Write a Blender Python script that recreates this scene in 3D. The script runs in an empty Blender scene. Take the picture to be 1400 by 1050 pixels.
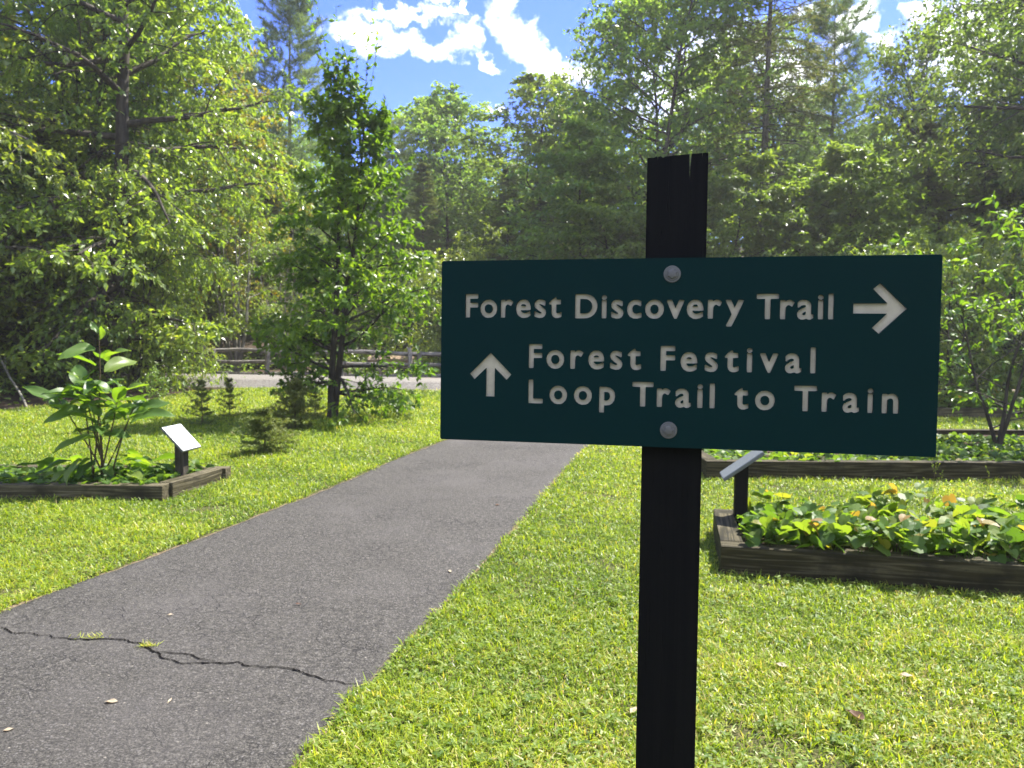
import bpy, bmesh, math, random
import numpy as np
from mathutils import Vector, Matrix

# ------------------------------------------------------------------ camera, sky, sun, exposure
SC = bpy.context.scene
COL = SC.collection
F_PX, PITCH, ROLL, CAM_H = 1040.0, math.radians(3.85), math.radians(0.45), 1.5
_c, _s = math.cos(PITCH), math.sin(PITCH)
_F = np.array([0, _c, -_s]); _U0 = np.array([0, _s, _c]); _R0 = np.array([1.0, 0, 0])
_R = _R0 * math.cos(ROLL) + _U0 * math.sin(ROLL)
_U = -_R0 * math.sin(ROLL) + _U0 * math.cos(ROLL)
cam = bpy.data.cameras.new('camera')
camo = bpy.data.objects.new('camera', cam); COL.objects.link(camo)
M = Matrix.Identity(4)
for i in range(3):
    M[i][0], M[i][1], M[i][2] = _R[i], _U[i], -_F[i]
M[2][3] = CAM_H
camo.matrix_world = M
cam.sensor_width = 36.0
cam.lens = 36.0 * F_PX / 1400.0
cam.clip_start, cam.clip_end = 0.05, 2000.0
cam.dof.use_dof = True
cam.dof.focus_distance = 1.17
cam.dof.aperture_fstop = 13.0
SC.camera = camo


def ray(x, y):
    return _F * F_PX + _R * (x - 700) - _U * (y - 525)


def at(x, y, z=0.0):
    """ground point seen at pixel (x, y) of the 1400x1050 photograph"""
    v = ray(x, y); return v * ((z - CAM_H) / v[2]) + np.array([0, 0, CAM_H])


def far(x, d):
    """ground point on the bearing of pixel column x at depth d"""
    v = ray(x, 455); return np.array([v[0] / v[1] * d, d, 0.0])


def top(y, d):
    return CAM_H + (455 - y) / F_PX * d


SUN_AZ, SUN_EL = math.radians(52), math.radians(58)
SUN_DIR = Vector((math.sin(SUN_AZ) * math.cos(SUN_EL), math.cos(SUN_AZ) * math.cos(SUN_EL), math.sin(SUN_EL)))
sl = bpy.data.lights.new('sun', 'SUN'); sl.energy = 5.0; sl.angle = math.radians(0.5); sl.color = (1.0, 0.95, 0.86)
so = bpy.data.objects.new('sun', sl); COL.objects.link(so)
so.rotation_euler = SUN_DIR.to_track_quat('Z', 'Y').to_euler()
SC.view_settings.view_transform = 'Standard'
SC.view_settings.look = 'None'
SC.view_settings.gamma = 1.0
SC.view_settings.use_curve_mapping = False
SC.view_settings.exposure = 1.75
SC.cycles.max_bounces = 8
SC.cycles.diffuse_bounces = 4
SC.cycles.transmission_bounces = 5
SC.cycles.sample_clamp_indirect = 6.0
SKY_STRENGTH = 0.15

W = bpy.data.worlds.new('World'); SC.world = W; W.use_nodes = True


class NT:
    """small node-tree helper"""
    def __init__(s, nt): s.t = nt; nt.nodes.clear()
    def n(s, typ, **kw):
        ins = kw.pop('i', {})
        nd = s.t.nodes.new(typ)
        for k, v in kw.items(): setattr(nd, k, v)
        for k, v in ins.items(): s.put(nd.inputs[k], v)
        return nd
    def put(s, sock, v):
        if hasattr(v, 'is_output'): s.t.links.new(v, sock)
        else: sock.default_value = v
    def m(s, op, a, b=None, c=None, clamp=False):
        nd = s.t.nodes.new('ShaderNodeMath'); nd.operation = op; nd.use_clamp = clamp
        for k, v in enumerate((a, b, c)):
            if v is not None: s.put(nd.inputs[k], v)
        return nd.outputs[0]
    def mix(s, f, a, b):
        nd = s.t.nodes.new('ShaderNodeMix'); nd.data_type = 'RGBA'
        s.put(nd.inputs[0], f); s.put(nd.inputs[6], a); s.put(nd.inputs[7], b)
        return nd.outputs[2]
    def noise(s, vec, scale, detail=4, rough=0.55, out=0):
        nd = s.n('ShaderNodeTexNoise', i={'Scale': scale, 'Detail': detail, 'Roughness': rough})
        if vec is not None: s.put(nd.inputs['Vector'], vec)
        return nd.outputs[out]
    def ramp(s, f, stops):
        nd = s.t.nodes.new('ShaderNodeValToRGB'); s.put(nd.inputs[0], f)
        e = nd.color_ramp.elements
        while len(e) < len(stops): e.new(0.5)
        for k, (p, c) in enumerate(stops):
            e[k].position = p; e[k].color = (*c, 1) if len(c) == 3 else c
        return nd.outputs[0]
    def smooth(s, v, a, b):
        nd = s.n('ShaderNodeMapRange', interpolation_type='SMOOTHSTEP', i={'From Min': a, 'From Max': b})
        s.put(nd.inputs['Value'], v); return nd.outputs[0]


def build_world():
    t = NT(W.node_tree)
    sky = t.n('ShaderNodeTexSky', sky_type='NISHITA', sun_disc=False, sun_elevation=SUN_EL, sun_rotation=SUN_AZ,
              altitude=800.0, air_density=1.0, dust_density=0.05, ozone_density=3.0)
    tc = t.n('ShaderNodeTexCoord').outputs['Generated']
    sx = t.n('ShaderNodeSeparateXYZ'); t.put(sx.inputs[0], tc)
    X, Y, Z = sx.outputs
    n1 = t.n('ShaderNodeTexNoise', i={'Scale': 11.0, 'Detail': 3.0, 'Roughness': 0.5}); t.put(n1.inputs['Vector'], tc)
    n2 = t.n('ShaderNodeTexNoise', i={'Scale': 34.0, 'Detail': 6.0, 'Roughness': 0.62}); t.put(n2.inputs['Vector'], tc)
    s1 = t.n('ShaderNodeSeparateColor'); t.put(s1.inputs[0], n1.outputs['Color'])
    s2 = t.n('ShaderNodeSeparateColor'); t.put(s2.inputs[0], n2.outputs['Color'])
    yy = t.m('MAXIMUM', Y, 0.02)
    wob = lambda a, b: t.m('ADD', t.m('MULTIPLY', t.m('SUBTRACT', a, 0.5), 0.055), t.m('MULTIPLY', t.m('SUBTRACT', b, 0.5), 0.065))
    u = t.m('ADD', t.m('DIVIDE', X, yy), wob(s1.outputs[0], s2.outputs[0]))
    v = t.m('ADD', t.m('DIVIDE', Z, yy), wob(s1.outputs[1], s2.outputs[1]))
    best = None; nb = 0
    # drifting clouds: bearing, half lengths and tilt of each bank (pixels, degrees)
    for cx, cy, a, b, ang in [(505, 48, 60, 20, -12), (575, 66, 75, 17, -4), (640, 55, 26, 22, 40), (668, 86, 20, 10, -30),
                              (545, 22, 80, 12, -6), (600, 6, 22, 9, 0), (692, 10, 30, 14, -70), (728, 66, 78, 22, -47),
                              (785, 102, 34, 26, -20), (592, 168, 18, 15, 0), (684, 148, 20, 8, 0), (628, 18, 10, 7, 0),
                              (1168, 34, 56, 20, 58), (1112, 8, 34, 12, 0), (1205, 64, 20, 18, 20), (1268, 20, 30, 20, 0),
                              (1370, 60, 120, 70, 0), (960, 110, 110, 70, 20), (1080, 110, 60, 60, 0), (1250, 4, 20, 8, 0),
                              (250, -150, 240, 60, 8), (900, -220, 260, 70, -12), (1600, -60, 300, 90, 10), (-300, 60, 200, 60, 0)]:
        vv = ray(cx, cy); cu, cv = vv[0] / vv[1], vv[2] / vv[1]
        k_ = 0.88 if nb < 12 else 1.0; nb += 1; a *= k_ / F_PX; b *= k_ / F_PX; ca, sa = math.cos(math.radians(ang)), math.sin(math.radians(ang))
        du = t.m('SUBTRACT', u, cu); dv = t.m('SUBTRACT', v, cv)
        p = t.m('MULTIPLY_ADD', du, ca / a, t.m('MULTIPLY', dv, sa / a))
        q = t.m('MULTIPLY_ADD', du, -sa / b, t.m('MULTIPLY', dv, ca / b))
        r = t.m('SQRT', t.m('MULTIPLY_ADD', p, p, t.m('MULTIPLY', q, q)))
        best = r if best is None else t.m('MINIMUM', best, r)
    front = t.m('SUBTRACT', t.m('SUBTRACT', 1.25, best), t.m('MULTIPLY', t.m('SUBTRACT', s2.outputs[2], 0.5), 1.9))
    mf = t.m('MULTIPLY', t.smooth(front, -0.05, 1.15), t.smooth(Y, 0.05, 0.2))
    bn = t.noise(tc, 3.2, 7, 0.6)
    mb = t.m('MULTIPLY', t.smooth(bn, 0.45, 0.64), t.smooth(Y, 0.1, -0.2))  # unseen clouds behind the camera, spread wider to brighten and neutralise the ambient light
    mask = t.m('MAXIMUM', mf, mb)
    hs = t.n('ShaderNodeHueSaturation', i={'Saturation': 1.22, 'Value': 1.0}); t.put(hs.inputs['Color'], sky.outputs[0])
    tn = t.n('ShaderNodeMix', data_type='RGBA', blend_type='MULTIPLY', i={0: 1.0}); t.put(tn.inputs[6], hs.outputs[0]); tn.inputs[7].default_value = (0.40, 0.38, 0.74, 1)
    col = t.mix(mask, tn.outputs[2], (7.6, 7.7, 7.9, 1))
    bg = t.n('ShaderNodeBackground', i={'Strength': SKY_STRENGTH}); t.put(bg.inputs[0], col)
    t.t.links.new(bg.outputs[0], t.n('ShaderNodeOutputWorld').inputs[0])


build_world()

# ------------------------------------------------------------------ helpers
def tag(o, label=None, cat=None, group=None, kind=None):
    for k, v in (('label', label), ('category', cat), ('group', group), ('kind', kind)):
        if v: o[k] = v
    return o


def empty(name, loc=(0, 0, 0), rz=0.0, label=None, cat=None, group=None):
    o = bpy.data.objects.new(name, None); COL.objects.link(o)
    o.location = loc; o.rotation_euler = (0, 0, rz); o.empty_display_size = 0.2
    return tag(o, label, cat, group)


def link(name, me, mat=None, parent=None):
    o = bpy.data.objects.new(name, me); COL.objects.link(o)
    if mat is not None and not me.materials: me.materials.append(mat)
    if parent is not None: o.parent = parent
    return o


def copy_tree(o, parent=None):
    c = o.copy(); COL.objects.link(c); c.parent = parent
    for ch in list(o.children): copy_tree(ch, c)
    return c


def mesh_np(name, V, faces, tint=None, smooth=False):
    """V (N,3); faces = list of integer arrays (M,k)"""
    me = bpy.data.meshes.new(name)
    V = np.ascontiguousarray(V, dtype=np.float32)
    me.vertices.add(len(V)); me.vertices.foreach_set('co', V.ravel())
    loops = np.concatenate([f.ravel() for f in faces]).astype(np.int32)
    tot = np.concatenate([np.full(len(f), f.shape[1], np.int32) for f in faces])
    start = np.concatenate([[0], np.cumsum(tot)[:-1]]).astype(np.int32)
    me.loops.add(len(loops)); me.loops.foreach_set('vertex_index', loops)
    me.polygons.add(len(tot)); me.polygons.foreach_set('loop_start', start)
    me.polygons.foreach_set('use_smooth', np.full(len(tot), smooth, bool))
    if tint is not None:
        a = me.attributes.new('tint', 'FLOAT', 'POINT'); a.data.foreach_set('value', np.asarray(tint, np.float32))
    me.update(calc_edges=True)
    return me


def unit(a):
    return a / np.maximum(np.linalg.norm(a, axis=-1, keepdims=True), 1e-9)


def box_bm(bm, sx, sy, sz, c=(0, 0, 0), bev=0.0, seg=2, rot=None):
    r = bmesh.ops.create_cube(bm, size=1.0)
    vs = r['verts']
    bmesh.ops.scale(bm, vec=(sx, sy, sz), verts=vs)
    if bev:
        es = list({e for v in vs for e in v.link_edges})
        r2 = bmesh.ops.bevel(bm, geom=es, offset=bev, segments=seg, affect='EDGES', profile=0.6)
        vs = list({v for f in r2['faces'] for v in f.verts} | {v for v in vs if v.is_valid})
    if rot is not None: bmesh.ops.transform(bm, matrix=rot, verts=vs)
    bmesh.ops.translate(bm, vec=c, verts=vs)
    return vs


def bm_mesh(name, bm, smooth=False):
    me = bpy.data.meshes.new(name); bm.to_mesh(me); bm.free()
    if smooth:
        for p in me.polygons: p.use_smooth = True
    return me


def fnoise(x, y, seed=0, f=1.0):
    """cheap smooth noise, about -1..1"""
    r = np.random.default_rng(seed); o = np.zeros_like(np.asarray(x, float)); A = 0
    for k in range(7):
        fx, fy = r.normal(0, 1, 2) * f * (1.55 ** k) * 0.7; ph = r.uniform(0, 6.28); a = 1 / (1.3 ** k); A += a * a
        o += a * np.sin(fx * x + fy * y + ph)
    return o / math.sqrt(A)


# ------------------------------------------------------------------ materials
def new_mat(name):
    m = bpy.data.materials.new(name); m.use_nodes = True
    return m, NT(m.node_tree)


def finish(t, shader, disp=None):
    out = t.n('ShaderNodeOutputMaterial'); t.t.links.new(shader, out.inputs[0])


def pbsdf(t, col, rough=0.7, spec=0.4, normal=None, metal=0.0):
    b = t.n('ShaderNodeBsdfPrincipled')
    t.put(b.inputs['Base Color'], col); t.put(b.inputs['Roughness'], rough)
    t.put(b.inputs['Specular IOR Level'], spec); t.put(b.inputs['Metallic'], metal)
    if normal is not None: t.t.links.new(normal, b.inputs['Normal'])
    return b.outputs[0]


def bump(t, h, strength=0.3, dist=0.01):
    b = t.n('ShaderNodeBump', i={'Strength': strength, 'Distance': dist}); t.put(b.inputs['Height'], h)
    return b.outputs[0]


def leaf_mat(name, stops, trans=(1.9, 1.75, 0.5), tf=0.42, rough=0.42, spec=0.45, objvar=0.25):
    m, t = new_mat(name)
    a = t.n('ShaderNodeAttribute', attribute_name='tint').outputs['Fac']
    col = t.ramp(a, stops)
    if objvar:
        oi = t.n('ShaderNodeObjectInfo').outputs['Random']
        hs = t.n('ShaderNodeHueSaturation')
        t.put(hs.inputs['Hue'], t.m('MULTIPLY_ADD', oi, 0.02, 0.492))
        t.put(hs.inputs['Value'], t.m('MULTIPLY_ADD', oi, objvar, 1 - objvar / 2))
        t.put(hs.inputs['Color'], col); col = hs.outputs[0]
    tr = t.n('ShaderNodeMix', data_type='RGBA', blend_type='MULTIPLY', i={0: 1.0}); t.put(tr.inputs[6], col); tr.inputs[7].default_value = (*trans, 1)
    b = pbsdf(t, col, rough, spec)
    tl = t.n('ShaderNodeBsdfTranslucent'); t.put(tl.inputs['Color'], tr.outputs[2])
    mx = t.n('ShaderNodeMixShader', i={0: tf}); t.t.links.new(b, mx.inputs[1]); t.t.links.new(tl.outputs[0], mx.inputs[2])
    finish(t, mx.outputs[0]); return m


def bark_mat(name, c1, c2, scale=9.0):
    m, t = new_mat(name)
    tc = t.n('ShaderNodeTexCoord').outputs['Object']
    mp = t.n('ShaderNodeMapping', i={'Scale': (1, 1, 0.22)}); t.put(mp.inputs[0], tc)
    n = t.noise(mp.outputs[0], scale, 6, 0.65)
    n2 = t.noise(tc, 1.7, 3)
    col = t.mix(t.smooth(n, 0.35, 0.65), (*c1, 1), (*c2, 1))
    col = t.mix(t.smooth(n2, 0.55, 0.7), col, (c2[0] * 1.25, c2[1] * 1.3, c2[2] * 1.2, 1))
    finish(t, pbsdf(t, col, 0.9, 0.2, bump(t, n, 0.7, 0.03))); return m


def wood_mat(name, c1, c2, c3, axis=0, scale=7.0, dirt=True):
    m, t = new_mat(name)
    tc = t.n('ShaderNodeTexCoord').outputs['Object']
    oi = t.n('ShaderNodeObjectInfo').outputs['Random']
    ad = t.n('ShaderNodeVectorMath', operation='ADD'); t.put(ad.inputs[0], tc)
    cm = t.n('ShaderNodeCombineXYZ'); [t.put(cm.inputs[k], t.m('MULTIPLY', oi, 37.0 + k)) for k in range(3)]
    t.put(ad.inputs[1], cm.outputs[0])
    sc = [6.0, 6.0, 6.0]; sc[axis] = 0.28
    mp = t.n('ShaderNodeMapping', i={'Scale': tuple(sc)}); t.put(mp.inputs[0], ad.outputs[0])
    dn = t.noise(mp.outputs[0], 1.6, 3, 0.5)
    fine = t.noise(mp.outputs[0], scale * 2.2, 5, 0.7)
    ring = t.m('FRACT', t.m('MULTIPLY', dn, 9.0))
    ring = t.m('ABSOLUTE', t.m('SUBTRACT', ring, 0.5))
    g = t.m('ADD', t.m('MULTIPLY', ring, 0.9), t.m('MULTIPLY', fine, 0.7))
    col = t.ramp(g, [(0.25, c1), (0.55, c2), (0.85, c3)])
    blot = t.noise(ad.outputs[0], 3.1, 5, 0.65)
    col = t.mix(t.m('MULTIPLY', t.smooth(blot, 0.48, 0.68), 0.7 if dirt else 0.25), col, (c1[0] * 0.5, c1[1] * 0.52, c1[2] * 0.5, 1))
    # a few dark drying checks along the grain
    ck = t.noise(mp.outputs[0], 5.5, 2, 0.4)
    ckm = t.smooth(t.m('ABSOLUTE', t.m('SUBTRACT', ck, 0.5)), 0.012, 0.0)
    col = t.mix(t.m('MULTIPLY', ckm, 0.6), col, (0.012, 0.011, 0.01, 1))
    h = t.m('SUBTRACT', g, t.m('MULTIPLY', ckm, 1.2))
    finish(t, pbsdf(t, col, 0.85, 0.25, bump(t, h, 0.45, 0.006))); return m


def plain(name, col, rough=0.5, spec=0.5, metal=0.0, nscale=0.0, namp=0.25, bstr=0.1):
    m, t = new_mat(name)
    tc = t.n('ShaderNodeTexCoord').outputs['Object']
    c = (*col, 1); nm = None
    if nscale:
        n = t.noise(tc, nscale, 5, 0.6)
        c = t.mix(n, tuple(k * (1 - namp) for k in col) + (1,), tuple(min(1, k * (1 + namp)) for k in col) + (1,))
        nm = bump(t, n, bstr, 0.003)
    finish(t, pbsdf(t, c, rough, spec, nm, metal)); return m


G_STOPS = [(0.0, (0.065, 0.125, 0.012)), (0.35, (0.19, 0.275, 0.024)), (0.72, (0.32, 0.385, 0.04)), (0.9, (0.40, 0.40, 0.07)), (0.97, (0.42, 0.345, 0.18))]
MT = {}
MT['grass'] = leaf_mat('grass_blades', G_STOPS, (1.6, 1.55, 0.45), 0.46, 0.42, 0.42, 0)
MT['clover'] = leaf_mat('lawn_weed_leaves', [(0, (0.07, 0.13, 0.018)), (0.6, (0.14, 0.21, 0.028)), (1, (0.24, 0.28, 0.07))], (1.7, 1.6, 0.5), 0.45, 0.5, 0.3, 0)
MT['leaf_light'] = leaf_mat('light_green_leaves', [(0, (0.10, 0.16, 0.034)), (0.5, (0.175, 0.24, 0.05)), (0.9, (0.25, 0.305, 0.066)), (1, (0.33, 0.31, 0.055))], (1.85, 1.85, 0.5), 0.48, 0.3, 0.8)
MT['leaf_mid'] = leaf_mat('mid_green_leaves', [(0, (0.082, 0.145, 0.040)), (0.5, (0.145, 0.215, 0.056)), (1, (0.225, 0.285, 0.072))], (1.95, 1.95, 0.55), 0.5, 0.4, 0.45)
MT['leaf_dark'] = leaf_mat('dark_green_leaves', [(0, (0.045, 0.09, 0.016)), (0.5, (0.09, 0.15, 0.023)), (1, (0.16, 0.22, 0.032))], (2.2, 2.2, 0.4), 0.5, 0.4, 0.4)
MT['leaf_gold'] = leaf_mat('yellowing_leaves', [(0, (0.12, 0.18, 0.03)), (0.4, (0.22, 0.25, 0.035)), (0.75, (0.33, 0.29, 0.04)), (1, (0.38, 0.22, 0.04))], (1.7, 1.5, 0.5), 0.42, 0.45, 0.4)
MT['needle'] = leaf_mat('pine_needles', [(0, (0.075, 0.125, 0.055)), (0.5, (0.135, 0.20, 0.085)), (1, (0.20, 0.26, 0.11))], (1.5, 1.5, 0.7), 0.42, 0.45, 0.4)
MT['needle_dark'] = leaf_mat('hemlock_needles', [(0, (0.055, 0.085, 0.034)), (0.5, (0.11, 0.145, 0.055)), (1, (0.18, 0.205, 0.08))], (1.7, 1.6, 0.6), 0.45, 0.5, 0.35)
MT['needle_young'] = leaf_mat('young_spruce_needles', [(0, (0.06, 0.10, 0.028)), (0.6, (0.12, 0.16, 0.035)), (1, (0.22, 0.22, 0.05))], (1.4, 1.4, 0.5), 0.25, 0.5, 0.35)
MT['bigleaf'] = leaf_mat('large_plant_leaves', [(0, (0.06, 0.12, 0.03)), (0.6, (0.11, 0.19, 0.038)), (1, (0.17, 0.235, 0.05))], (1.9, 1.9, 0.35), 0.52, 0.38, 0.42, 0)
MT['cover'] = leaf_mat('ground_cover_leaves', [(0, (0.045, 0.10, 0.022)), (0.5, (0.10, 0.18, 0.033)), (0.86, (0.17, 0.22, 0.04)), (0.95, (0.24, 0.20, 0.05)), (1, (0.27, 0.18, 0.06))], (1.9, 1.75, 0.5), 0.52, 0.48, 0.32, 0)
MT['bark'] = bark_mat('grey_bark', (0.035, 0.03, 0.025), (0.13, 0.12, 0.10))
MT['bark_dark'] = bark_mat('dark_bark', (0.02, 0.017, 0.014), (0.07, 0.06, 0.05))
MT['bark_pale'] = bark_mat('pale_bark', (0.12, 0.11, 0.09), (0.28, 0.26, 0.22))
MT['timber'] = wood_mat('weathered_timber', (0.012, 0.0105, 0.0030), (0.028, 0.0235, 0.0075), (0.085, 0.072, 0.04))
MT['timber_pale'] = wood_mat('pale_weathered_timber', (0.022, 0.0185, 0.008), (0.062, 0.053, 0.026), (0.15, 0.13, 0.082))
MT['rail'] = wood_mat('grey_split_rail', (0.07, 0.062, 0.055), (0.19, 0.175, 0.155), (0.32, 0.30, 0.27))
MT['rail_post'] = wood_mat('grey_split_post', (0.06, 0.055, 0.05), (0.16, 0.15, 0.135), (0.28, 0.265, 0.24), axis=2)
MT['panel_post'] = wood_mat('dark_stained_post', (0.026, 0.023, 0.016), (0.055, 0.048, 0.034), (0.095, 0.082, 0.06), axis=2)
def stained_post_mat():
    m, t = new_mat('black_stained_post')
    tc = t.n('ShaderNodeTexCoord').outputs['Object']
    mp = t.n('ShaderNodeMapping', i={'Scale': (34.0, 34.0, 0.9)}); t.put(mp.inputs[0], tc)
    g = t.noise(mp.outputs[0], 3.0, 6, 0.7); b = t.noise(tc, 6.0, 5, 0.65)
    mp2 = t.n('ShaderNodeMapping', i={'Scale': (60.0, 60.0, 1.6)}); t.put(mp2.inputs[0], tc)
    ck = t.noise(mp2.outputs[0], 1.4, 2, 0.4); ckm = t.smooth(t.m('ABSOLUTE', t.m('SUBTRACT', ck, 0.5)), 0.012, 0.0)
    col = t.mix(t.smooth(g, 0.35, 0.7), (0.0018, 0.0019, 0.0024, 1), (0.0042, 0.004, 0.0042, 1))
    col = t.mix(t.m('MULTIPLY', t.smooth(b, 0.52, 0.72), 0.6), col, (0.0075, 0.0062, 0.005, 1))
    wear = t.m('MULTIPLY', t.smooth(t.noise(mp2.outputs[0], 5.0, 3, 0.6), 0.70, 0.78), t.smooth(b, 0.5, 0.62))
    col = t.mix(wear, col, (0.028, 0.024, 0.02, 1))
    col = t.mix(t.m('MULTIPLY', ckm, 0.7), col, (0.001, 0.001, 0.001, 1))
    h = t.m('SUBTRACT', t.m('MULTIPLY', g, 0.5), ckm)
    finish(t, pbsdf(t, col, 0.7, 0.16, bump(t, h, 0.3, 0.003))); return m


MT['sign_post'] = stained_post_mat()
MT['stem'] = plain('brown_stems', (0.09, 0.065, 0.035), 0.7, 0.3, 0, 20)
MT['soil'] = plain('dark_soil', (0.045, 0.032, 0.022), 0.95, 0.1, 0, 25, 0.5, 0.6)
MT['steel'] = plain('galvanised_steel', (0.15, 0.148, 0.14), 0.55, 0.4, 0.5, 120, 0.3, 0.15)
MT['panel_face'] = plain('panel_laminate', (0.72, 0.73, 0.74), 0.22, 0.6, 0, 9, 0.05, 0.0)
MT['panel_dark'] = plain('dark_panel_laminate', (0.17, 0.19, 0.20), 0.2, 0.6, 0, 9, 0.05, 0.0)
MT['panel_edge'] = plain('panel_edge_metal', (0.10, 0.11, 0.11), 0.4, 0.5)
MT['dry_leaf'] = leaf_mat('dry_leaf', [(0, (0.10, 0.055, 0.035)), (0.5, (0.25, 0.17, 0.09)), (1, (0.42, 0.36, 0.26))], (1.2, 1.0, 0.7), 0.2, 0.6, 0.3, 0)
MT['log_end'] = wood_mat('tan_log', (0.25, 0.17, 0.10), (0.38, 0.27, 0.17), (0.48, 0.36, 0.24))

# ------------------------------------------------------------------ ground, hill, path, road
LEFT = np.array([at(*p)[:2] for p in [(0, 838), (51, 819), (129, 791), (203, 764), (273, 737), (332, 713), (400, 688), (473, 659), (533, 632), (614, 600)]])
RIGHT = np.array([at(*p)[:2] for p in [(413, 1043), (464, 967), (507, 929), (550, 882), (623, 814), (674, 757), (713, 711), (756, 660), (805, 607)]])
dl = LEFT[0] - LEFT[2]; LEFT = np.vstack([LEFT[0] + dl * 2.6, LEFT])
dr = RIGHT[0] - RIGHT[2]; RIGHT = np.vstack([RIGHT[0] + unit(dr) * 2.5, RIGHT])
_e = np.array([[3.6, 14.5], [4.6, 18.0], [5.4, 22.6]])
LEFT = np.vstack([LEFT, [[0.75, 14.0], [2.0, 18.0], [2.7, 22.6]]])
RIGHT = np.vstack([RIGHT, [[2.95, 14.4], [4.3, 18.0], [5.1, 22.6]]])


def resample(P, n):
    d = np.concatenate([[0], np.cumsum(np.linalg.norm(np.diff(P, axis=0), axis=1))])
    # smooth Catmull-like: interpolate then box filter
    s = np.linspace(0, d[-1], n)
    Q = np.stack([np.interp(s, d, P[:, k]) for k in range(2)], 1)
    k = max(3, n // 22); pad = np.vstack([np.repeat(Q[:1], k, 0) + (Q[0] - Q[1]) * np.arange(k, 0, -1)[:, None], Q, np.repeat(Q[-1:], k, 0) + (Q[-1] - Q[-2]) * np.arange(1, k + 1)[:, None]])
    ker = np.hanning(2 * k + 3)[1:-1]; ker /= ker.sum()
    return np.stack([np.convolve(pad[:, j], ker, 'valid') for j in range(2)], 1)


NP_ = 700
PL, PR = resample(LEFT, NP_), resample(RIGHT, NP_)


def side_x(P, y):
    o = np.argsort(P[:, 1]); return np.interp(y, P[o, 1], P[o, 0])


def build_path():
    rows = 9
    L, R_ = PL.copy(), PR.copy()
    sl_ = np.arange(NP_)
    jl = fnoise(sl_ * 0.13, sl_ * 0, 3, 1.0) * 0.012 + fnoise(sl_ * 0.9, sl_ * 0, 4, 1.0) * 0.006
    jr = fnoise(sl_ * 0.13, sl_ * 0, 5, 1.0) * 0.014 + fnoise(sl_ * 0.9, sl_ * 0, 6, 1.0) * 0.008
    ac = unit(R_ - L); L = L + ac * jl[:, None]; R_ = R_ + ac * jr[:, None]
    ts = np.array([0, 0.004, 0.03, 0.25, 0.5, 0.75, 0.97, 0.996, 1])
    V = []
    for k, tt in enumerate(ts):
        p = L * (1 - tt) + R_ * tt
        z = 0.006 + 0.012 * (1 - (2 * tt - 1) ** 2) + fnoise(p[:, 0], p[:, 1], 8, 1.2) * 0.002
        if k in (0, rows - 1): z = np.full(NP_, -0.03)
        V.append(np.column_stack([p, z]))
    V = np.stack(V, 1).reshape(-1, 3)
    i, j = np.meshgrid(np.arange(NP_ - 1), np.arange(rows - 1), indexing='ij'); a = (i * rows + j).ravel()
    Fq = np.stack([a, a + 1, a + rows + 1, a + rows], 1)
    m, t = new_mat('asphalt')
    pos = t.n('ShaderNodeNewGeometry').outputs['Position']
    big = t.noise(pos, 0.9, 5, 0.6); mid = t.noise(pos, 6.0, 4, 0.6); fine = t.noise(pos, 150.0, 4, 0.75)
    vo = t.n('ShaderNodeTexVoronoi', feature='F1', i={'Scale': 75.0, 'Randomness': 1.0}); t.put(vo.inputs['Vector'], pos)
    sp = t.n('ShaderNodeSeparateColor'); t.put(sp.inputs[0], vo.outputs['Color'])
    col = t.ramp(fine, [(0.34, (0.010, 0.0092, 0.0080)), (0.5, (0.036, 0.0335, 0.0290)), (0.66, (0.11, 0.102, 0.090))])
    grit = t.noise(pos, 48.0, 2, 0.6)
    gm = t.n('ShaderNodeMix', data_type='RGBA', blend_type='MULTIPLY', i={0: 1.0}); t.put(gm.inputs[6], col); t.put(gm.inputs[7], t.ramp(grit, [(0.32, (0.55, 0.55, 0.55)), (0.68, (1.65, 1.65, 1.62))])); col = gm.outputs[2]
    stone = t.m('MULTIPLY', t.smooth(sp.outputs[0], 0.8, 0.86), t.smooth(vo.outputs['Distance'], 0.42, 0.3))
    col = t.mix(t.m('MULTIPLY', stone, 0.65), col, (0.15, 0.142, 0.132, 1))
    stone2 = t.m('MULTIPLY', t.smooth(sp.outputs[1], 0.993, 0.995), t.smooth(vo.outputs['Distance'], 0.4, 0.3))
    col = t.mix(stone2, col, (0.22, 0.20, 0.165, 1))
    col = t.mix(t.m('MULTIPLY', t.smooth(big, 0.45, 0.72), 0.45), col, (0.082, 0.076, 0.07, 1))
    col = t.mix(t.m('MULTIPLY', t.smooth(mid, 0.58, 0.75), 0.25), col, (0.02, 0.02, 0.021, 1))
    # faint crazing in the old surface
    wp = t.n('ShaderNodeVectorMath', operation='ADD'); t.put(wp.inputs[0], pos)
    wn = t.n('ShaderNodeTexNoise', i={'Scale': 9.0, 'Detail': 3.0}); t.put(wn.inputs['Vector'], pos)
    ws = t.n('ShaderNodeVectorMath', operation='SCALE', i={'Scale': 0.09}); t.put(ws.inputs[0], wn.outputs['Color']); t.put(wp.inputs[1], ws.outputs[0])
    cr = t.n('ShaderNodeTexVoronoi', feature='DISTANCE_TO_EDGE', i={'Scale': 11.0}); t.put(cr.inputs['Vector'], wp.outputs[0])
    crm = t.m('MULTIPLY', t.smooth(cr.outputs['Distance'], 0.03, 0.0), t.smooth(t.noise(pos, 1.6, 2), 0.5, 0.62))
    col = t.mix(t.m('MULTIPLY', crm, 0.75), col, (0.018, 0.017, 0.017, 1))
    h = t.m('SUBTRACT', t.m('ADD', fine, t.m('MULTIPLY', vo.outputs['Distance'], -0.8)), t.m('MULTIPLY', crm, 1.0))
    finish(t, pbsdf(t, col, 0.82, 0.3, bump(t, h, 0.9, 0.007)))
    o = link('path', mesh_np('path', V, [Fq], smooth=True), m); o['kind'] = 'structure'


build_path()


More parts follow.
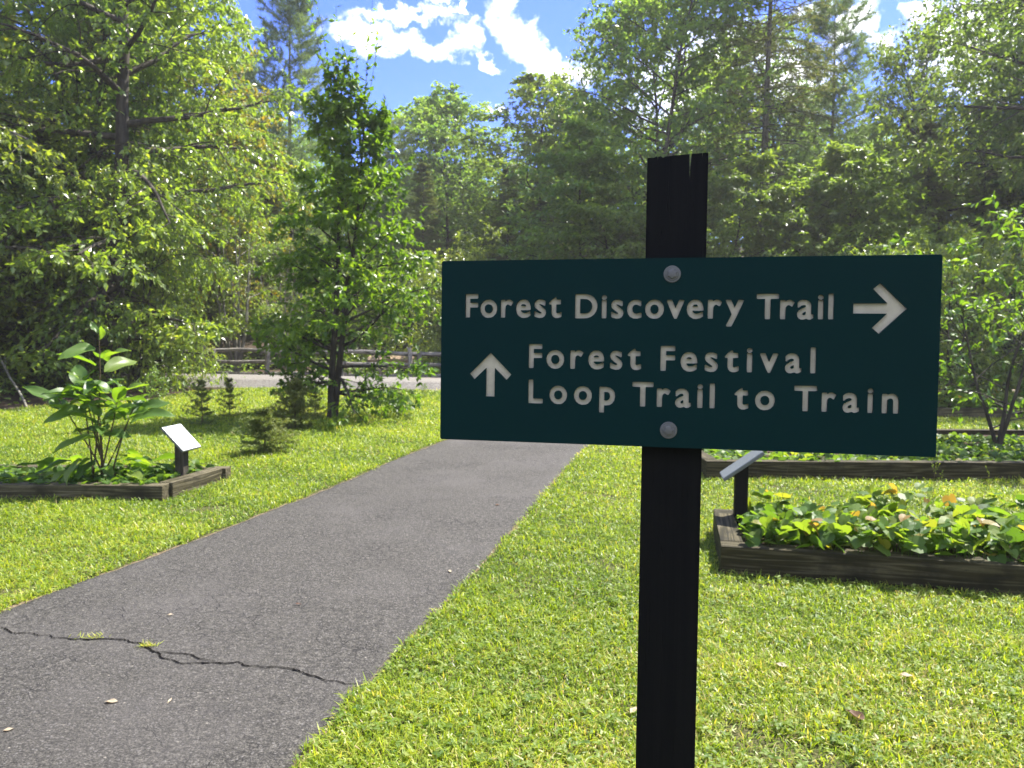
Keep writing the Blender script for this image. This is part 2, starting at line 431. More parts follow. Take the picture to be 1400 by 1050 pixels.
def build_verge():
    """worn dirt where the turf meets the asphalt"""
    Vs, Fs, off = [], [], 0
    for P, sgn, seed in ((PL, -1, 15), (PR, 1, 16)):
        k = np.arange(NP_); w = -0.004 + 0.026 * fnoise(k * 0.16, k * 0, seed).clip(-0.9, 2) + 0.014 * fnoise(k * 0.8, k * 0, seed + 3); w = np.maximum(w, -0.012) * (1.0 if sgn < 0 else 0.7)
        ac = unit(PR - PL); A = P - ac * 0.02 * sgn; B = P + ac * (sgn * w)[:, None]
        V = np.stack([np.column_stack([A, np.full(NP_, 0.003)]), np.column_stack([B, np.full(NP_, 0.007)]), np.column_stack([B + ac * sgn * 0.02, np.full(NP_, -0.01)])], 1).reshape(-1, 3)
        i, j = np.meshgrid(np.arange(NP_ - 1), np.arange(2), indexing='ij'); a = (i * 3 + j).ravel(); Vs.append(V); Fs.append(np.stack([a, a + 1, a + 4, a + 3], 1) + off); off += len(V)
    m, t = new_mat('worn_dirt'); pos = t.n('ShaderNodeNewGeometry').outputs['Position']; n = t.noise(pos, 60, 5, 0.75)
    finish(t, pbsdf(t, t.ramp(n, [(0.3, (0.05, 0.038, 0.022)), (0.5, (0.12, 0.092, 0.055)), (0.7, (0.24, 0.195, 0.13))]), 0.95, 0.1, bump(t, n, 0.8, 0.01)))
    o = link('verge', mesh_np('verge', np.vstack(Vs), Fs), m); o['kind'] = 'structure'


build_verge()


def path_z(p):
    L, R_ = side_x(PL, p[1]), side_x(PR, p[1])
    tt = np.clip((p[0] - L) / (R_ - L), 0, 1)
    return 0.006 + 0.012 * (1 - (2 * tt - 1) ** 2)


def ribbon(name, pts, wid, seed, mat, z=0.0035):
    """a jagged crack laid on the asphalt"""
    P = np.array([at(*p)[:2] for p in pts])
    d = np.concatenate([[0], np.cumsum(np.linalg.norm(np.diff(P, axis=0), axis=1))])
    n = int(d[-1] / 0.012); s = np.linspace(0, d[-1], n)
    Q = np.stack([np.interp(s, d, P[:, k]) for k in range(2)], 1)
    T = unit(np.gradient(Q, axis=0)); N = np.stack([-T[:, 1], T[:, 0]], 1)
    Q += N * (fnoise(s * 9, s * 0, seed, 1.0) * 0.011 + fnoise(s * 34, s * 0, seed + 1, 1.0) * 0.008)[:, None]
    w = wid * (0.95 + 0.22 * fnoise(s * 5, s * 0, seed + 2) + 0.3 * fnoise(s * 40, s * 0, seed + 3)).clip(0.45, 1.6)
    w *= np.minimum(1, np.minimum(s, s[-1] - s) / 0.15 + 0.25)
    zz = np.array([path_z(q) for q in Q]) + z
    V = np.stack([np.column_stack([Q + N * w[:, None] / 2, zz]), np.column_stack([Q - N * w[:, None] / 2, zz])], 1).reshape(-1, 3)
    a = np.arange(n - 1) * 2
    return V, np.stack([a, a + 1, a + 3, a + 2], 1)


def build_cracks():
    m = plain('crack_shadow', (0.008, 0.0075, 0.007), 1.0, 0.0)
    main = [(-60, 850), (0, 862), (21, 870), (43, 871), (74, 875), (103, 878), (156, 877), (187, 884), (213, 894), (234, 906), (250, 911), (297, 911), (324, 911), (344, 916), (391, 919), (414, 926), (461, 936), (496, 942)]
    sub = [(213, 895), (244, 900), (262, 902), (281, 906), (302, 910)]
    V1, F1 = ribbon('crack', main, 0.0085, 20, m); V2, F2 = ribbon('crack', sub, 0.0055, 30, m)
    o = link('crack', mesh_np('crack', np.vstack([V1, V2]), [np.vstack([F1, F2 + len(V1)])]), m)
    tag(o, kind='structure')


build_cracks()

ROAD_N = np.array([at(x, y)[:2] for x, y in [(262, 532), (420, 537), (610, 541)]])


def road_y(x):
    return np.interp(x, [-40, -9, -2, 6, 60], [23.5, 20.6, 19.6, 19.8, 22.0])


def build_ground():
    xs = np.concatenate([-np.geomspace(155, 26, 18), np.arange(-25, 25.01, 0.5), np.geomspace(26, 155, 18)])
    ys = np.concatenate([-np.geomspace(60, 3, 8), np.arange(-2, 40.01, 0.5), np.geomspace(41, 175, 22)])
    X, Y = np.meshgrid(xs, ys, indexing='ij')
    rise = np.clip((Y - 38) / 70, 0, 1); rise = rise * rise * (3 - 2 * rise) * 13
    rise += np.clip((np.abs(X) - 30) / 60, 0, 1) ** 1.5 * 10 * (Y > -100)
    Z = rise + fnoise(X, Y, 2, 0.12) * np.clip((Y - 26) / 20, 0, 1) * 0.4
    fe = forest_edge(X, Y)
    V = np.stack([X, Y, Z], -1).reshape(-1, 3); nx, ny = len(xs), len(ys)
    i, j = np.meshgrid(np.arange(nx - 1), np.arange(ny - 1), indexing='ij'); a = (i * ny + j).ravel()
    m, t = new_mat('ground_soil')
    at_ = t.n('ShaderNodeAttribute', attribute_name='tint').outputs['Fac']
    pos = t.n('ShaderNodeNewGeometry').outputs['Position']
    n = t.noise(pos, 2.0, 6, 0.65); nf = t.noise(pos, 45, 4, 0.7)
    lawn = t.ramp(nf, [(0.3, (0.025, 0.032, 0.010)), (0.5, (0.06, 0.066, 0.02)), (0.7, (0.16, 0.13, 0.07))])
    wood = t.ramp(nf, [(0.3, (0.018, 0.013, 0.009)), (0.55, (0.06, 0.042, 0.028)), (0.75, (0.13, 0.095, 0.06))])
    f = t.smooth(t.m('ADD', at_, t.m('MULTIPLY', t.m('SUBTRACT', n, 0.5), 0.5)), 0.4, 0.65)
    finish(t, pbsdf(t, t.mix(f, lawn, wood), 0.95, 0.15, bump(t, nf, 0.8, 0.03)))
    o = link('ground', mesh_np('ground', V, [np.stack([a, a + ny, a + ny + 1, a + 1], 1)], tint=fe.reshape(-1), smooth=True), m)
    o['kind'] = 'structure'


def forest_edge(X, Y):
    """0 on the lawn, 1 under the trees"""
    X = np.asarray(X, float); Y = np.asarray(Y, float)
    wob = fnoise(X * 0.6, Y * 0.6, 12, 1.0) * 0.6
    left = (-9.3 - np.clip(15.2 - Y, 0, 12) * 0.35 - X) + np.clip(Y - 15.2, 0, 8) * 0.55 + wob
    back = Y - (road_y(X) + 1.5)
    right = X - (13 + 0.25 * (22 - Y))
    d = np.maximum(np.maximum(left, back), right)
    return np.clip(d / 1.2 + 0.5, 0, 1)


build_ground()


def build_road():
    xs = np.arange(-30, 40.1, 0.4); y0 = road_y(xs)
    n = fnoise(xs, xs * 0, 40, 2.0) * 0.05
    prof = [(-0.42, -0.03), (-0.04, 0.20), (0.12, 0.23), (1.0, 0.24), (1.7, 0.23), (2.1, -0.03)]
    V = np.stack([np.column_stack([xs, y0 + dy + n * (1 if k < 2 else 0), np.full_like(xs, z)]) for k, (dy, z) in enumerate(prof)], 1).reshape(-1, 3)
    r = len(prof); i, j = np.meshgrid(np.arange(len(xs) - 1), np.arange(r - 1), indexing='ij'); a = (i * r + j).ravel()
    m, t = new_mat('gravel_road')
    pos = t.n('ShaderNodeNewGeometry').outputs['Position']
    nf = t.noise(pos, 30, 5, 0.7); nb = t.noise(pos, 1.3, 4)
    col = t.ramp(nf, [(0.3, (0.08, 0.073, 0.065)), (0.5, (0.17, 0.158, 0.142)), (0.7, (0.28, 0.265, 0.24))])
    col = t.mix(t.smooth(nb, 0.55, 0.75), col, (0.16, 0.12, 0.085, 1))
    finish(t, pbsdf(t, col, 0.95, 0.15, bump(t, nf, 0.6, 0.03)))
    o = link('road', mesh_np('road', V, [np.stack([a, a + r, a + r + 1, a + 1], 1)], smooth=False), m); o['kind'] = 'structure'


build_road()

# ------------------------------------------------------------------ main trail sign
BD = Vector((0.97855193, -0.2059972, 0.00112752)); BU = Vector((0.00535336, 0.03090097, 0.99950811)); BN = BD.cross(BU)   # BN points towards the viewer
SIGN_C = Vector((0.24176328, 1.13895631, -0.02848676 + CAM_H))


def glyph_loops(ch, cache={}):
    """closed outlines of one character, in units of the cap height"""
    if ch in cache: return cache[ch]
    cu = bpy.data.curves.new('g', 'FONT'); cu.body = ch; cu.size = 1.0; cu.resolution_u = 10
    o = bpy.data.objects.new('g', cu); COL.objects.link(o)
    dg = bpy.context.evaluated_depsgraph_get(); dg.update()
    cc = o.to_curve(dg); loops = []
    for sp in cc.splines:
        bp = sp.bezier_points; n = len(bp); L = []
        for i in range(n):
            p, q = bp[i], bp[(i + 1) % n]
            P0, P1, P2, P3 = (np.array(v[:2]) for v in (p.co, p.handle_right, q.handle_left, q.co))
            for k in range(14):
                t = k / 14; L.append((1 - t) ** 3 * P0 + 3 * (1 - t) ** 2 * t * P1 + 3 * (1 - t) * t * t * P2 + t ** 3 * P3)
        loops.append(np.array(L))
    o.to_curve_clear(); bpy.data.objects.remove(o)
    cache[ch] = loops
    return loops


def contour(G, lev, x0, y0, h):
    """marching squares: closed loops of the level set of grid G[iy, ix]"""
    D = G - lev; ny, nx = D.shape; seg = {}
    def pt(e):
        k, i, j = e
        if k == 0: a, b_ = D[j, i], D[j, i + 1]; return (x0 + (i + a / (a - b_)) * h, y0 + j * h)
        a, b_ = D[j, i], D[j + 1, i]; return (x0 + i * h, y0 + (j + a / (a - b_)) * h)
    S = D < 0
    cell = S[:-1, :-1] * 1 + S[:-1, 1:] * 2 + S[1:, 1:] * 4 + S[1:, :-1] * 8
    for j, i in zip(*np.nonzero((cell > 0) & (cell < 15))):
        c = cell[j, i]; B, R_, T_, L_ = (0, i, j), (1, i + 1, j), (0, i, j + 1), (1, i, j)
        tab = {1: [(L_, B)], 2: [(B, R_)], 3: [(L_, R_)], 4: [(R_, T_)], 5: [(L_, B), (R_, T_)], 6: [(B, T_)], 7: [(L_, T_)], 8: [(T_, L_)], 9: [(T_, B)], 10: [(B, R_), (T_, L_)], 11: [(T_, R_)], 12: [(R_, L_)], 13: [(R_, B)], 14: [(B, L_)]}
        for p, q in tab[c]: seg[p] = q
    out = []
    while seg:
        st, cur = seg.popitem(); L = [pt(st)]
        while cur != st and cur in seg:
            L.append(pt(cur)); cur = seg.pop(cur)
        L = np.array(L)
        if len(L) < 8: continue
        L = (np.roll(L, 1, 0) + 2 * L + np.roll(L, -1, 0)) / 4
        keep = [0]
        for k in range(1, len(L)):                       # drop points on straight runs
            a_, b_ = L[keep[-1]], L[(k + 1) % len(L)]; d = b_ - a_; n_ = np.hypot(*d)
            if n_ > 0.16 or abs(d[0] * (L[k] - a_)[1] - d[1] * (L[k] - a_)[0]) / max(n_, 1e-9) > 0.0022: keep.append(k)
        out.append(L[keep])
    return out


CAP0 = max(p[1] for L in glyph_loops('F') for p in L)
XH0 = max(p[1] for L in glyph_loops('v') for p in L) / CAP0


def bold_glyph(ch, off=0.043, xh=0.755, cache={}):
    """the character thickened like routed lettering: loops, left and right extent (cap height 1)"""
    if ch in cache: return cache[ch]
    sc = 1 - 2 * off; xt = (xh - 2 * off) / sc
    loops = []
    for L in glyph_loops(ch):
        L = L / CAP0
        if ch.islower():
            y = L[:, 1].copy(); k = xt / XH0
            y2 = np.where(y <= 0, y, np.where(y <= XH0, y * k, xt + (y - XH0) * (1.0 - xt) / (1.0 - XH0)))
            L = np.column_stack([L[:, 0] * (1.04 if ch not in 'il' else 1), y2])
        loops.append(L * sc + np.array([0, off]))
    A = np.vstack(loops); h = 1 / 72; m = off + 0.05
    x0, y0 = A.min(0) - m; x1, y1 = A.max(0) + m
    gx = np.arange(x0, x1 + h, h); gy = np.arange(y0, y1 + h, h); X, Y = np.meshgrid(gx, gy); P = np.column_stack([X.ravel(), Y.ravel()])
    dmin = np.full(len(P), 9.0); ins = np.zeros(len(P), bool)
    for L in loops:
        Q = np.roll(L, -1, 0)
        for a_, b_ in zip(L, Q):
            d = b_ - a_; n2_ = d @ d
            if n2_ < 1e-12: continue
            t = np.clip(((P - a_) @ d) / n2_, 0, 1); dmin = np.minimum(dmin, np.hypot(*(P - a_ - t[:, None] * d).T))
            c = ((a_[1] > P[:, 1]) != (b_[1] > P[:, 1])) & (P[:, 0] < d[0] * (P[:, 1] - a_[1]) / (d[1] if abs(d[1]) > 1e-12 else 1e-12) + a_[0]); ins ^= c
    sd = np.where(ins, -dmin, dmin).reshape(X.shape)
    cs = contour(sd, off, x0, y0, h); B = np.vstack(cs)
    cache[ch] = (cs, B[:, 0].min(), B[:, 0].max())
    return cache[ch]


KERN = {'To': -.12, 'Tr': -.10, 'ra': -.05, 'ro': -.05, 're': -.05, 'ry': -.02, 'rv': -.02, 've': -.06, 'ov': -.05, 'va': -.06, 'iv': -.03, 'Fo': -.09, 'Fe': -.09, 'co': -.03, 'es': -.02, 'st': -.05, 'to': -.04, 'Lo': -.06, 'sc': -.02, 'oo': -.04, 'op': -.02, 'or': -.01, 'il': .02, 'in': .02, 'ti': -.02}


def word_loops(word, x0, x1, yb, cap):
    """outlines of a word fitted between x0 and x1 on the baseline yb"""
    gl = [bold_glyph(c) for c in word]; W_ = sum(b_ - a_ for _, a_, b_ in gl)
    kn = [KERN.get(word[i:i + 2], 0.0) for i in range(len(word) - 1)]
    gap = ((x1 - x0) / cap - W_ - sum(kn)) / max(1, len(word) - 1); x = 0.0; out = []
    for i, (cs, a_, b_) in enumerate(gl):
        out.append([np.column_stack([x0 + (L[:, 0] - a_ + x) * cap, yb + L[:, 1] * cap]) for L in cs])
        x += b_ - a_ + gap + (kn[i] if i < len(kn) else 0)
    return out


def add_poly(dst, pts):
    d = dst.splines.new('POLY'); d.points.add(len(pts) - 1); d.use_cyclic_u = True
    for p, c in zip(d.points, pts): p.co = (c[0], c[1], 0, 1)


def curve_mesh(cu, name):
    o = bpy.data.objects.new('tmp', cu); COL.objects.link(o)
    dg = bpy.context.evaluated_depsgraph_get(); dg.update()
    me = bpy.data.meshes.new_from_object(o.evaluated_get(dg)); me.name = name
    bpy.data.objects.remove(o); return me


def round_rect(w, h, r, n=5):
    out = []
    for cx, cy, a0 in ((w / 2 - r, h / 2 - r, 0), (-w / 2 + r, h / 2 - r, 90), (-w / 2 + r, -h / 2 + r, 180), (w / 2 - r, -h / 2 + r, 270)):
        for k in range(n + 1):
            a = math.radians(a0 + 90 * k / n); out.append((cx + r * math.cos(a), cy + r * math.sin(a)))
    return out


def build_trail_sign():
    # local frame: x along the board, y up the post, z towards the viewer
    root = empty('trail_sign', label='dark green trail sign with cream lettering and arrows on a blackened post', cat='sign')
    rot = Matrix.Identity(4)
    for i in range(3): rot[i][0], rot[i][1], rot[i][2] = BD[i], BU[i], BN[i]
    base = SIGN_C - BU * (SIGN_C.z / BU.z)
    root.matrix_world = Matrix.Translation(base) @ rot
    H0 = SIGN_C.z / BU.z                                        # height of board centre along the post
    WB, HB = 0.725, 0.2831
    mb, t = new_mat('dark_green_board')
    tc = t.n('ShaderNodeTexCoord').outputs['Object']
    n = t.noise(tc, 14, 6, 0.7); sc = t.noise(tc, 160, 3, 0.6)
    col = t.mix(n, (0.0006, 0.0165, 0.0165, 1), (0.0012, 0.0215, 0.021, 1))
    mp = t.n('ShaderNodeMapping', i={'Rotation': (0, 0, 0.5), 'Scale': (3, 60, 1)}); t.put(mp.inputs[0], tc)
    scr = t.m('ADD', t.smooth(t.noise(mp.outputs[0], 4, 2), 0.72, 0.8), t.m('MULTIPLY', t.smooth(t.noise(tc, 420, 2), 0.70, 0.76), 0.5))
    col = t.mix(t.m('MULTIPLY', scr, 0.15), col, (0.05, 0.08, 0.08, 1))
    finish(t, pbsdf(t, col, t.m('MULTIPLY_ADD', n, 0.12, 0.42), 0.10, bump(t, sc, 0.06, 0.001)))
    ml, t = new_mat('cream_lettering')
    tc = t.n('ShaderNodeTexCoord').outputs['Object']
    n = t.noise(tc, 60, 5, 0.7)
    finish(t, pbsdf(t, t.mix(t.smooth(n, 0.3, 0.7), (0.45, 0.40, 0.30, 1), (0.54, 0.485, 0.37, 1)), 0.6, 0.35, bump(t, n, 0.1, 0.001)))

    skin = bpy.data.curves.new('board', 'CURVE'); skin.dimensions = '2D'; skin.fill_mode = 'BOTH'
    skin.extrude = 0.0022; skin.resolution_u = 6
    add_poly(skin, round_rect(WB, HB, 0.0035))
    def bx(px, py):
        v = Vector(ray(px, py)); c = SIGN_C - Vector((0, 0, CAM_H)); return (v * (c.dot(BN) / v.dot(BN)) - c).dot(BD)
    lines = [([('Forest', 636.3, 768), ('Discovery', 786, 1016.6), ('Trail', 1033.7, 1139.4)], 434, 0.0525, -0.0033, -0.3226, 0.0372),
             ([('Forest', 722.7, 876.5), ('Festival', 902.7, 1115)], 507, -0.0256, -0.0041, -0.2192, 0.0376),
             ([('Loop', 722, 840.8), ('Trail', 864, 977), ('to', 1003.7, 1059), ('Train', 1085, 1228.6)], 558, -0.0804, -0.0036, -0.2207, 0.0372)]
    for words, py, yb, slope, xs, cap in lines:
        for word, pa, pb_ in words:
            x0, x1 = bx(pa, py), bx(pb_, py); y = yb + slope * ((x0 + x1) / 2 - xs)
            cu = bpy.data.curves.new('lettering', 'CURVE'); cu.dimensions = '2D'; cu.fill_mode = 'BOTH'; cu.extrude = 0.0006
            for gl in word_loops(word, x0, x1, y, cap):
                for L in gl: add_poly(cu, L); add_poly(skin, L)
            me = curve_mesh(cu, 'lettering'); me.materials.append(ml)
            for v in me.vertices: v.co.z += -0.0030
            lo = link('lettering', me, None, root); lo.location = (0, H0, 0)
    # arrows
    def arrow(tip, kx, L, ang):
        pts = [(0, 0), (-0.036 * kx, 0.036 * kx), (-0.0455 * kx, 0.0275 * kx), (-0.0262 * kx, 0.0072), (-L, 0.0072), (-L, -0.0072), (-0.0262 * kx, -0.0072), (-0.0455 * kx, -0.0275 * kx), (-0.036 * kx, -0.036 * kx)]
        c, s = math.cos(ang), math.sin(ang)
        return [(tip[0] + x * c - y * s, tip[1] + x * s + y * c) for x, y in pts]
    for pts in (arrow((0.3196, 0.0664), 1.0, 0.0711, -0.003), arrow((-0.2813, -0.0024), 0.94, 0.0691, math.pi / 2 - 0.003)):
        cu = bpy.data.curves.new('arrow', 'CURVE'); cu.dimensions = '2D'; cu.fill_mode = 'BOTH'; cu.extrude = 0.0006
        add_poly(cu, pts); me = curve_mesh(cu, 'arrow'); me.materials.append(ml)
        for v in me.vertices: v.co.z += -0.0030
        ao = link('arrow', me, None, root); ao.location = (0, H0, 0)
        add_poly(skin, pts)
    # the dark face is cut through where the lettering and arrows sit
    me = curve_mesh(skin, 'board_face'); me.materials.append(mb)
    bo = link('board_face', me, None, root); bo.location = (0, H0, 0)
    # body of the board behind the face
    bm = bmesh.new()
    rr = round_rect(WB - 0.0006, HB - 0.0006, 0.0035)
    vs = [bm.verts.new((x, y, -0.0034)) for x, y in rr]; f = bm.faces.new(vs)
    r = bmesh.ops.extrude_face_region(bm, geom=[f]); bmesh.ops.translate(bm, vec=(0, 0, -0.0165), verts=[g for g in r['geom'] if isinstance(g, bmesh.types.BMVert)])
    bmesh.ops.recalc_face_normals(bm, faces=bm.faces)
    bb = link('board', bm_mesh('board', bm), mb, root); bb.location = (0, H0, 0)
    # post with a split, rough-sawn top
    bm = bmesh.new()
    xl, xr = -0.0454, 0.0446; zf = -0.0188; D = 0.089
    topl = [(0.0, 0.2962), (0.10, 0.2955), (0.155, 0.2972), (0.172, 0.2960), (0.175, 0.2905), (0.178, 0.2966), (0.22, 0.2978), (0.26, 0.2953), (0.30, 0.2968), (0.36, 0.2972), (0.44, 0.2979), (0.52, 0.2982), (0.60, 0.2988), (0.688, 0.2990), (0.694, 0.2992), (0.701, 0.272), (0.708, 0.255), (0.716, 0.272), (0.726, 0.2994), (0.80, 0.2995), (0.90, 0.3000), (0.903, 0.2925), (0.907, 0.3000), (0.96, 0.3003), (1.0, 0.2998)]
    out = [(xl, -H0 - 0.4)] + [(xl + (xr - xl) * u, y) for u, y in topl] + [(xr, -H0 - 0.4)]
    vs = [bm.verts.new((x, y, zf)) for x, y in out]; f = bm.faces.new(vs)
    r = bmesh.ops.extrude_face_region(bm, geom=[f]); nv = [g for g in r['geom'] if isinstance(g, bmesh.types.BMVert)]
    bmesh.ops.translate(bm, vec=(0, 0, -D), verts=nv)
    for v in nv:
        if v.co.y > 0.2: v.co.y += 0.0015 * math.sin(v.co.x * 160)
    bmesh.ops.recalc_face_normals(bm, faces=bm.faces)
    bmesh.ops.triangulate(bm, faces=[f for f in bm.faces if len(f.verts) > 4])
    es = [e for e in bm.edges if len(e.link_faces) == 2 and abs(e.verts[0].co.x - e.verts[1].co.x) < 1e-6 and abs(e.verts[0].co.y - e.verts[1].co.y) > 0.9 and e.calc_face_angle(0) > 0.5]
    bmesh.ops.bevel(bm, geom=es, offset=0.0025, segments=2, affect='EDGES')
    # object z is the grain axis of the stain
    me = bm_mesh('post', bm)
    Rm = Matrix.Rotation(-math.pi / 2, 4, 'X'); me.transform(Rm.inverted())
    po = link('post', me, MT['sign_post'], root); po.matrix_local = Matrix.Translation((0, H0, 0)) @ Rm
    # bolts with broad washers
    for bx, by in ((-0.0048, 0.1175), (-0.0054, -0.1156)):
        b = bmesh.new()
        prof = [(0.0, 0.0018), (0.0120, 0.0017), (0.0127, 0.0010), (0.0128, 0.0)]
        def lathe(prof, n=40, jag=False):
            rings = []
            for rr_, z in prof:
                if rr_ == 0: rings.append([b.verts.new((0, 0, z))])
                else: rings.append([b.verts.new((rr_ * math.cos(2 * math.pi * k / n), rr_ * math.sin(2 * math.pi * k / n), z)) for k in range(n)])
            for A, B in zip(rings, rings[1:]):
                for k in range(n):
                    if len(A) == 1: b.faces.new((A[0], B[k], B[(k + 1) % n]))
                    else: b.faces.new((A[k], B[k], B[(k + 1) % n], A[(k + 1) % n]))
        lathe(prof)
        wo = link('washer', bm_mesh('washer', b), MT['steel'], root); wo.location = (bx, H0 + by, 0.0022)
        b = bmesh.new(); lathe([(0.0, 0.0048), (0.0035, 0.0047), (0.0066, 0.0042), (0.0074, 0.0034), (0.0076, 0.0005)], 6)
        lathe([(0.0, 0.0024), (0.0088, 0.0020), (0.0093, 0.0004)], 28)
        ho = link('bolt', bm_mesh('bolt', b), MT['steel'], root); ho.location = (bx, H0 + by, 0.0038); ho.rotation_euler = (0, 0, 0.3 + by)
    return root


build_trail_sign()

# ------------------------------------------------------------------ raised beds, interpretive panels
BEDS = []


def timber(parent, p0, p1, h, th, z0=-0.02, name='timber', mat='timber'):
    p0, p1 = Vector((*p0, 0)), Vector((*p1, 0)); d = p1 - p0; L = d.length
    bm = bmesh.new(); box_bm(bm, L, th, h, bev=0.006, seg=2)
    for v in bm.verts:
        v.co.z += 0.004 * math.sin(v.co.x * 3.1 + p0.x * 5); v.co.y += 0.003 * math.sin(v.co.x * 4.3 + p0.y)
    o = link(name, bm_mesh(name, bm), MT[mat], parent)
    c = (p0 + p1) / 2; c.z = z0 + h / 2
    o.location = c - parent.location; o.rotation_euler = (0, 0, math.atan2(d.y, d.x))
    return o


def raised_bed(corners, h, th, label, group='timber raised beds on the lawn', mat='timber'):
    """corners (x, y) counter-clockwise seen from above, starting at the near left"""
    C = [np.array(c[:2], float) for c in corners]; cen = sum(C) / len(C)
    root = empty('raised_bed', (cen[0], cen[1], 0), 0, label, 'raised bed', group)
    n = len(C)
    for k in range(n):
        a, b = C[k], C[(k + 1) % n]; u = unit(b - a); nrm = np.array([-u[1], u[0]])
        # butt joints: even sides run full length, odd sides fit between
        e0 = 0.0 if k % 2 == 0 else th + 0.001; e1 = 0.0 if k % 2 == 0 else th + 0.001
        timber(root, a + u * e0 + nrm * th / 2, b - u * e1 + nrm * th / 2, h + (0.003 if k % 2 else 0), th, mat=mat)
    bm = bmesh.new(); inn = [c + unit(cen - c) * th * 1.1 for c in C]
    bm.faces.new([bm.verts.new((p[0] - cen[0], p[1] - cen[1], h * 0.62)) for p in inn])
    bmesh.ops.subdivide_edges(bm, edges=bm.edges, cuts=6, use_grid_fill=True)
    for v in bm.verts: v.co.z += random.Random(int(v.co.x * 991 + v.co.y * 77)).uniform(-0.02, 0.02)
    link('soil', bm_mesh('soil', bm), MT['soil'], root)
    BEDS.append((np.array(C), h))
    return root


def g2(x, y, z=0.0): return at(x, y, z)[:2]


# right near bed
a = g2(985, 786); b = g2(1400, 816); u = unit(b - a)
nR = np.array([-u[1], u[0]])
bedA = [a, a + u * 4.0, a + u * 4.0 + nR * 1.05, a + nR * 1.05]
raised_bed(bedA, 0.20, 0.14, 'nearest timber raised bed, with yellowing heart-shaped leaves, right of the sign post')
a2 = g2(966, 656); u2 = unit(g2(1400, 658) - a2); n2 = np.array([-u2[1], u2[0]])
bedB = [a2, a2 + u2 * 6.0, a2 + u2 * 6.0 + n2 * 2.9, a2 + n2 * 2.9]
raised_bed(bedB, 0.21, 0.14, 'long timber raised bed with the tall shrub, behind the nearest right bed')
a3 = g2(1010, 570); bedC = [a3, a3 + np.array([8.0, 0.1]), a3 + np.array([8.0, 2.2]), a3 + np.array([0, 2.1])]
raised_bed(bedC, 0.20, 0.14, 'farthest timber raised bed, beyond the tall shrub on the right', mat='timber_pale')
aL = g2(222, 686); uL = unit(aL - g2(0, 684)); sL = unit(g2(316, 655) - aL)
lenL = np.linalg.norm(g2(316, 655) - aL)
bedL = [aL - uL * 4.2, aL, aL + sL * lenL, aL + sL * lenL - uL * 4.4]
raised_bed(bedL, 0.155, 0.14, 'timber raised bed with the big-leaved plant, left of the path', mat='timber_pale')


def interp_panel(base, post_h, wdir, slope_deg, pw, pl, label, post_yaw=0.0, face='panel_face', pmat='panel_post'):
    """post plus a tilted reading panel; wdir = horizontal direction of the panel's top edge (rad)"""
    root = empty('interpretive_panel', (base[0], base[1], 0), 0, label, 'sign', 'interpretive panels at the raised beds')
    bm = bmesh.new(); box_bm(bm, 0.09, 0.09, post_h, (0, 0, post_h / 2), 0.004)
    for v in bm.verts:
        if v.co.z > post_h * 0.7:
            dd = wdir - post_yaw; v.co.z += (-math.sin(dd) * v.co.x + math.cos(dd) * v.co.y) * math.tan(math.radians(slope_deg)) - 0.012
    p = link('post', bm_mesh('post', bm), MT[pmat], root); p.rotation_euler = (0, 0, post_yaw)
    R_ = Matrix.Rotation(wdir, 4, 'Z') @ Matrix.Rotation(math.radians(slope_deg), 4, 'X')
    Mx = Matrix.Translation((0, 0, post_h + 0.012)) @ R_
    bm = bmesh.new(); box_bm(bm, pw, pl, 0.022, bev=0.003)
    q = link('panel', bm_mesh('panel', bm), MT['panel_edge'], root); q.matrix_local = Mx
    bm = bmesh.new(); box_bm(bm, pw - 0.012, pl - 0.012, 0.004, bev=0.0012)
    f = link('face', bm_mesh('face', bm), MT[face], q); f.location = (0, 0, 0.0125)
    # mounting bracket
    bm = bmesh.new(); box_bm(bm, 0.06, 0.12, 0.006, (0, 0, -0.0155), 0.001)
    link('bracket', bm_mesh('bracket', bm), MT['panel_edge'], q)
    return root


pb = g2(249, 657, 0.06)
interp_panel(pb, 0.46, math.radians(81), 45, 0.30, 0.31, 'pale tilted panel on a dark post in the left raised bed', math.radians(-9))
pb2 = far(1019, 5.45)
interp_panel(pb2, 0.555, math.radians(-100), 37, 0.26, 0.34, 'edge-on tilted panel on a black post, partly hidden under the green sign', math.radians(-10), 'panel_dark', 'sign_post')

# ------------------------------------------------------------------ plant generators (numpy)
def grow(rng, p0, d0, L, K, curl=0.15, grav=0.0, up=0.0):
    """paths (B,K,3) from starts p0, directions d0, lengths L"""
    B = len(p0); P = np.empty((B, K, 3)); P[:, 0] = p0; d = unit(np.asarray(d0, float)); st = (np.asarray(L) / (K - 1))[:, None]
    for k in range(1, K):
        d = d + rng.normal(0, curl, (B, 3)); d[:, 2] += up - grav * (k / K); d = unit(d)
        P[:, k] = P[:, k - 1] + d * st
    return P


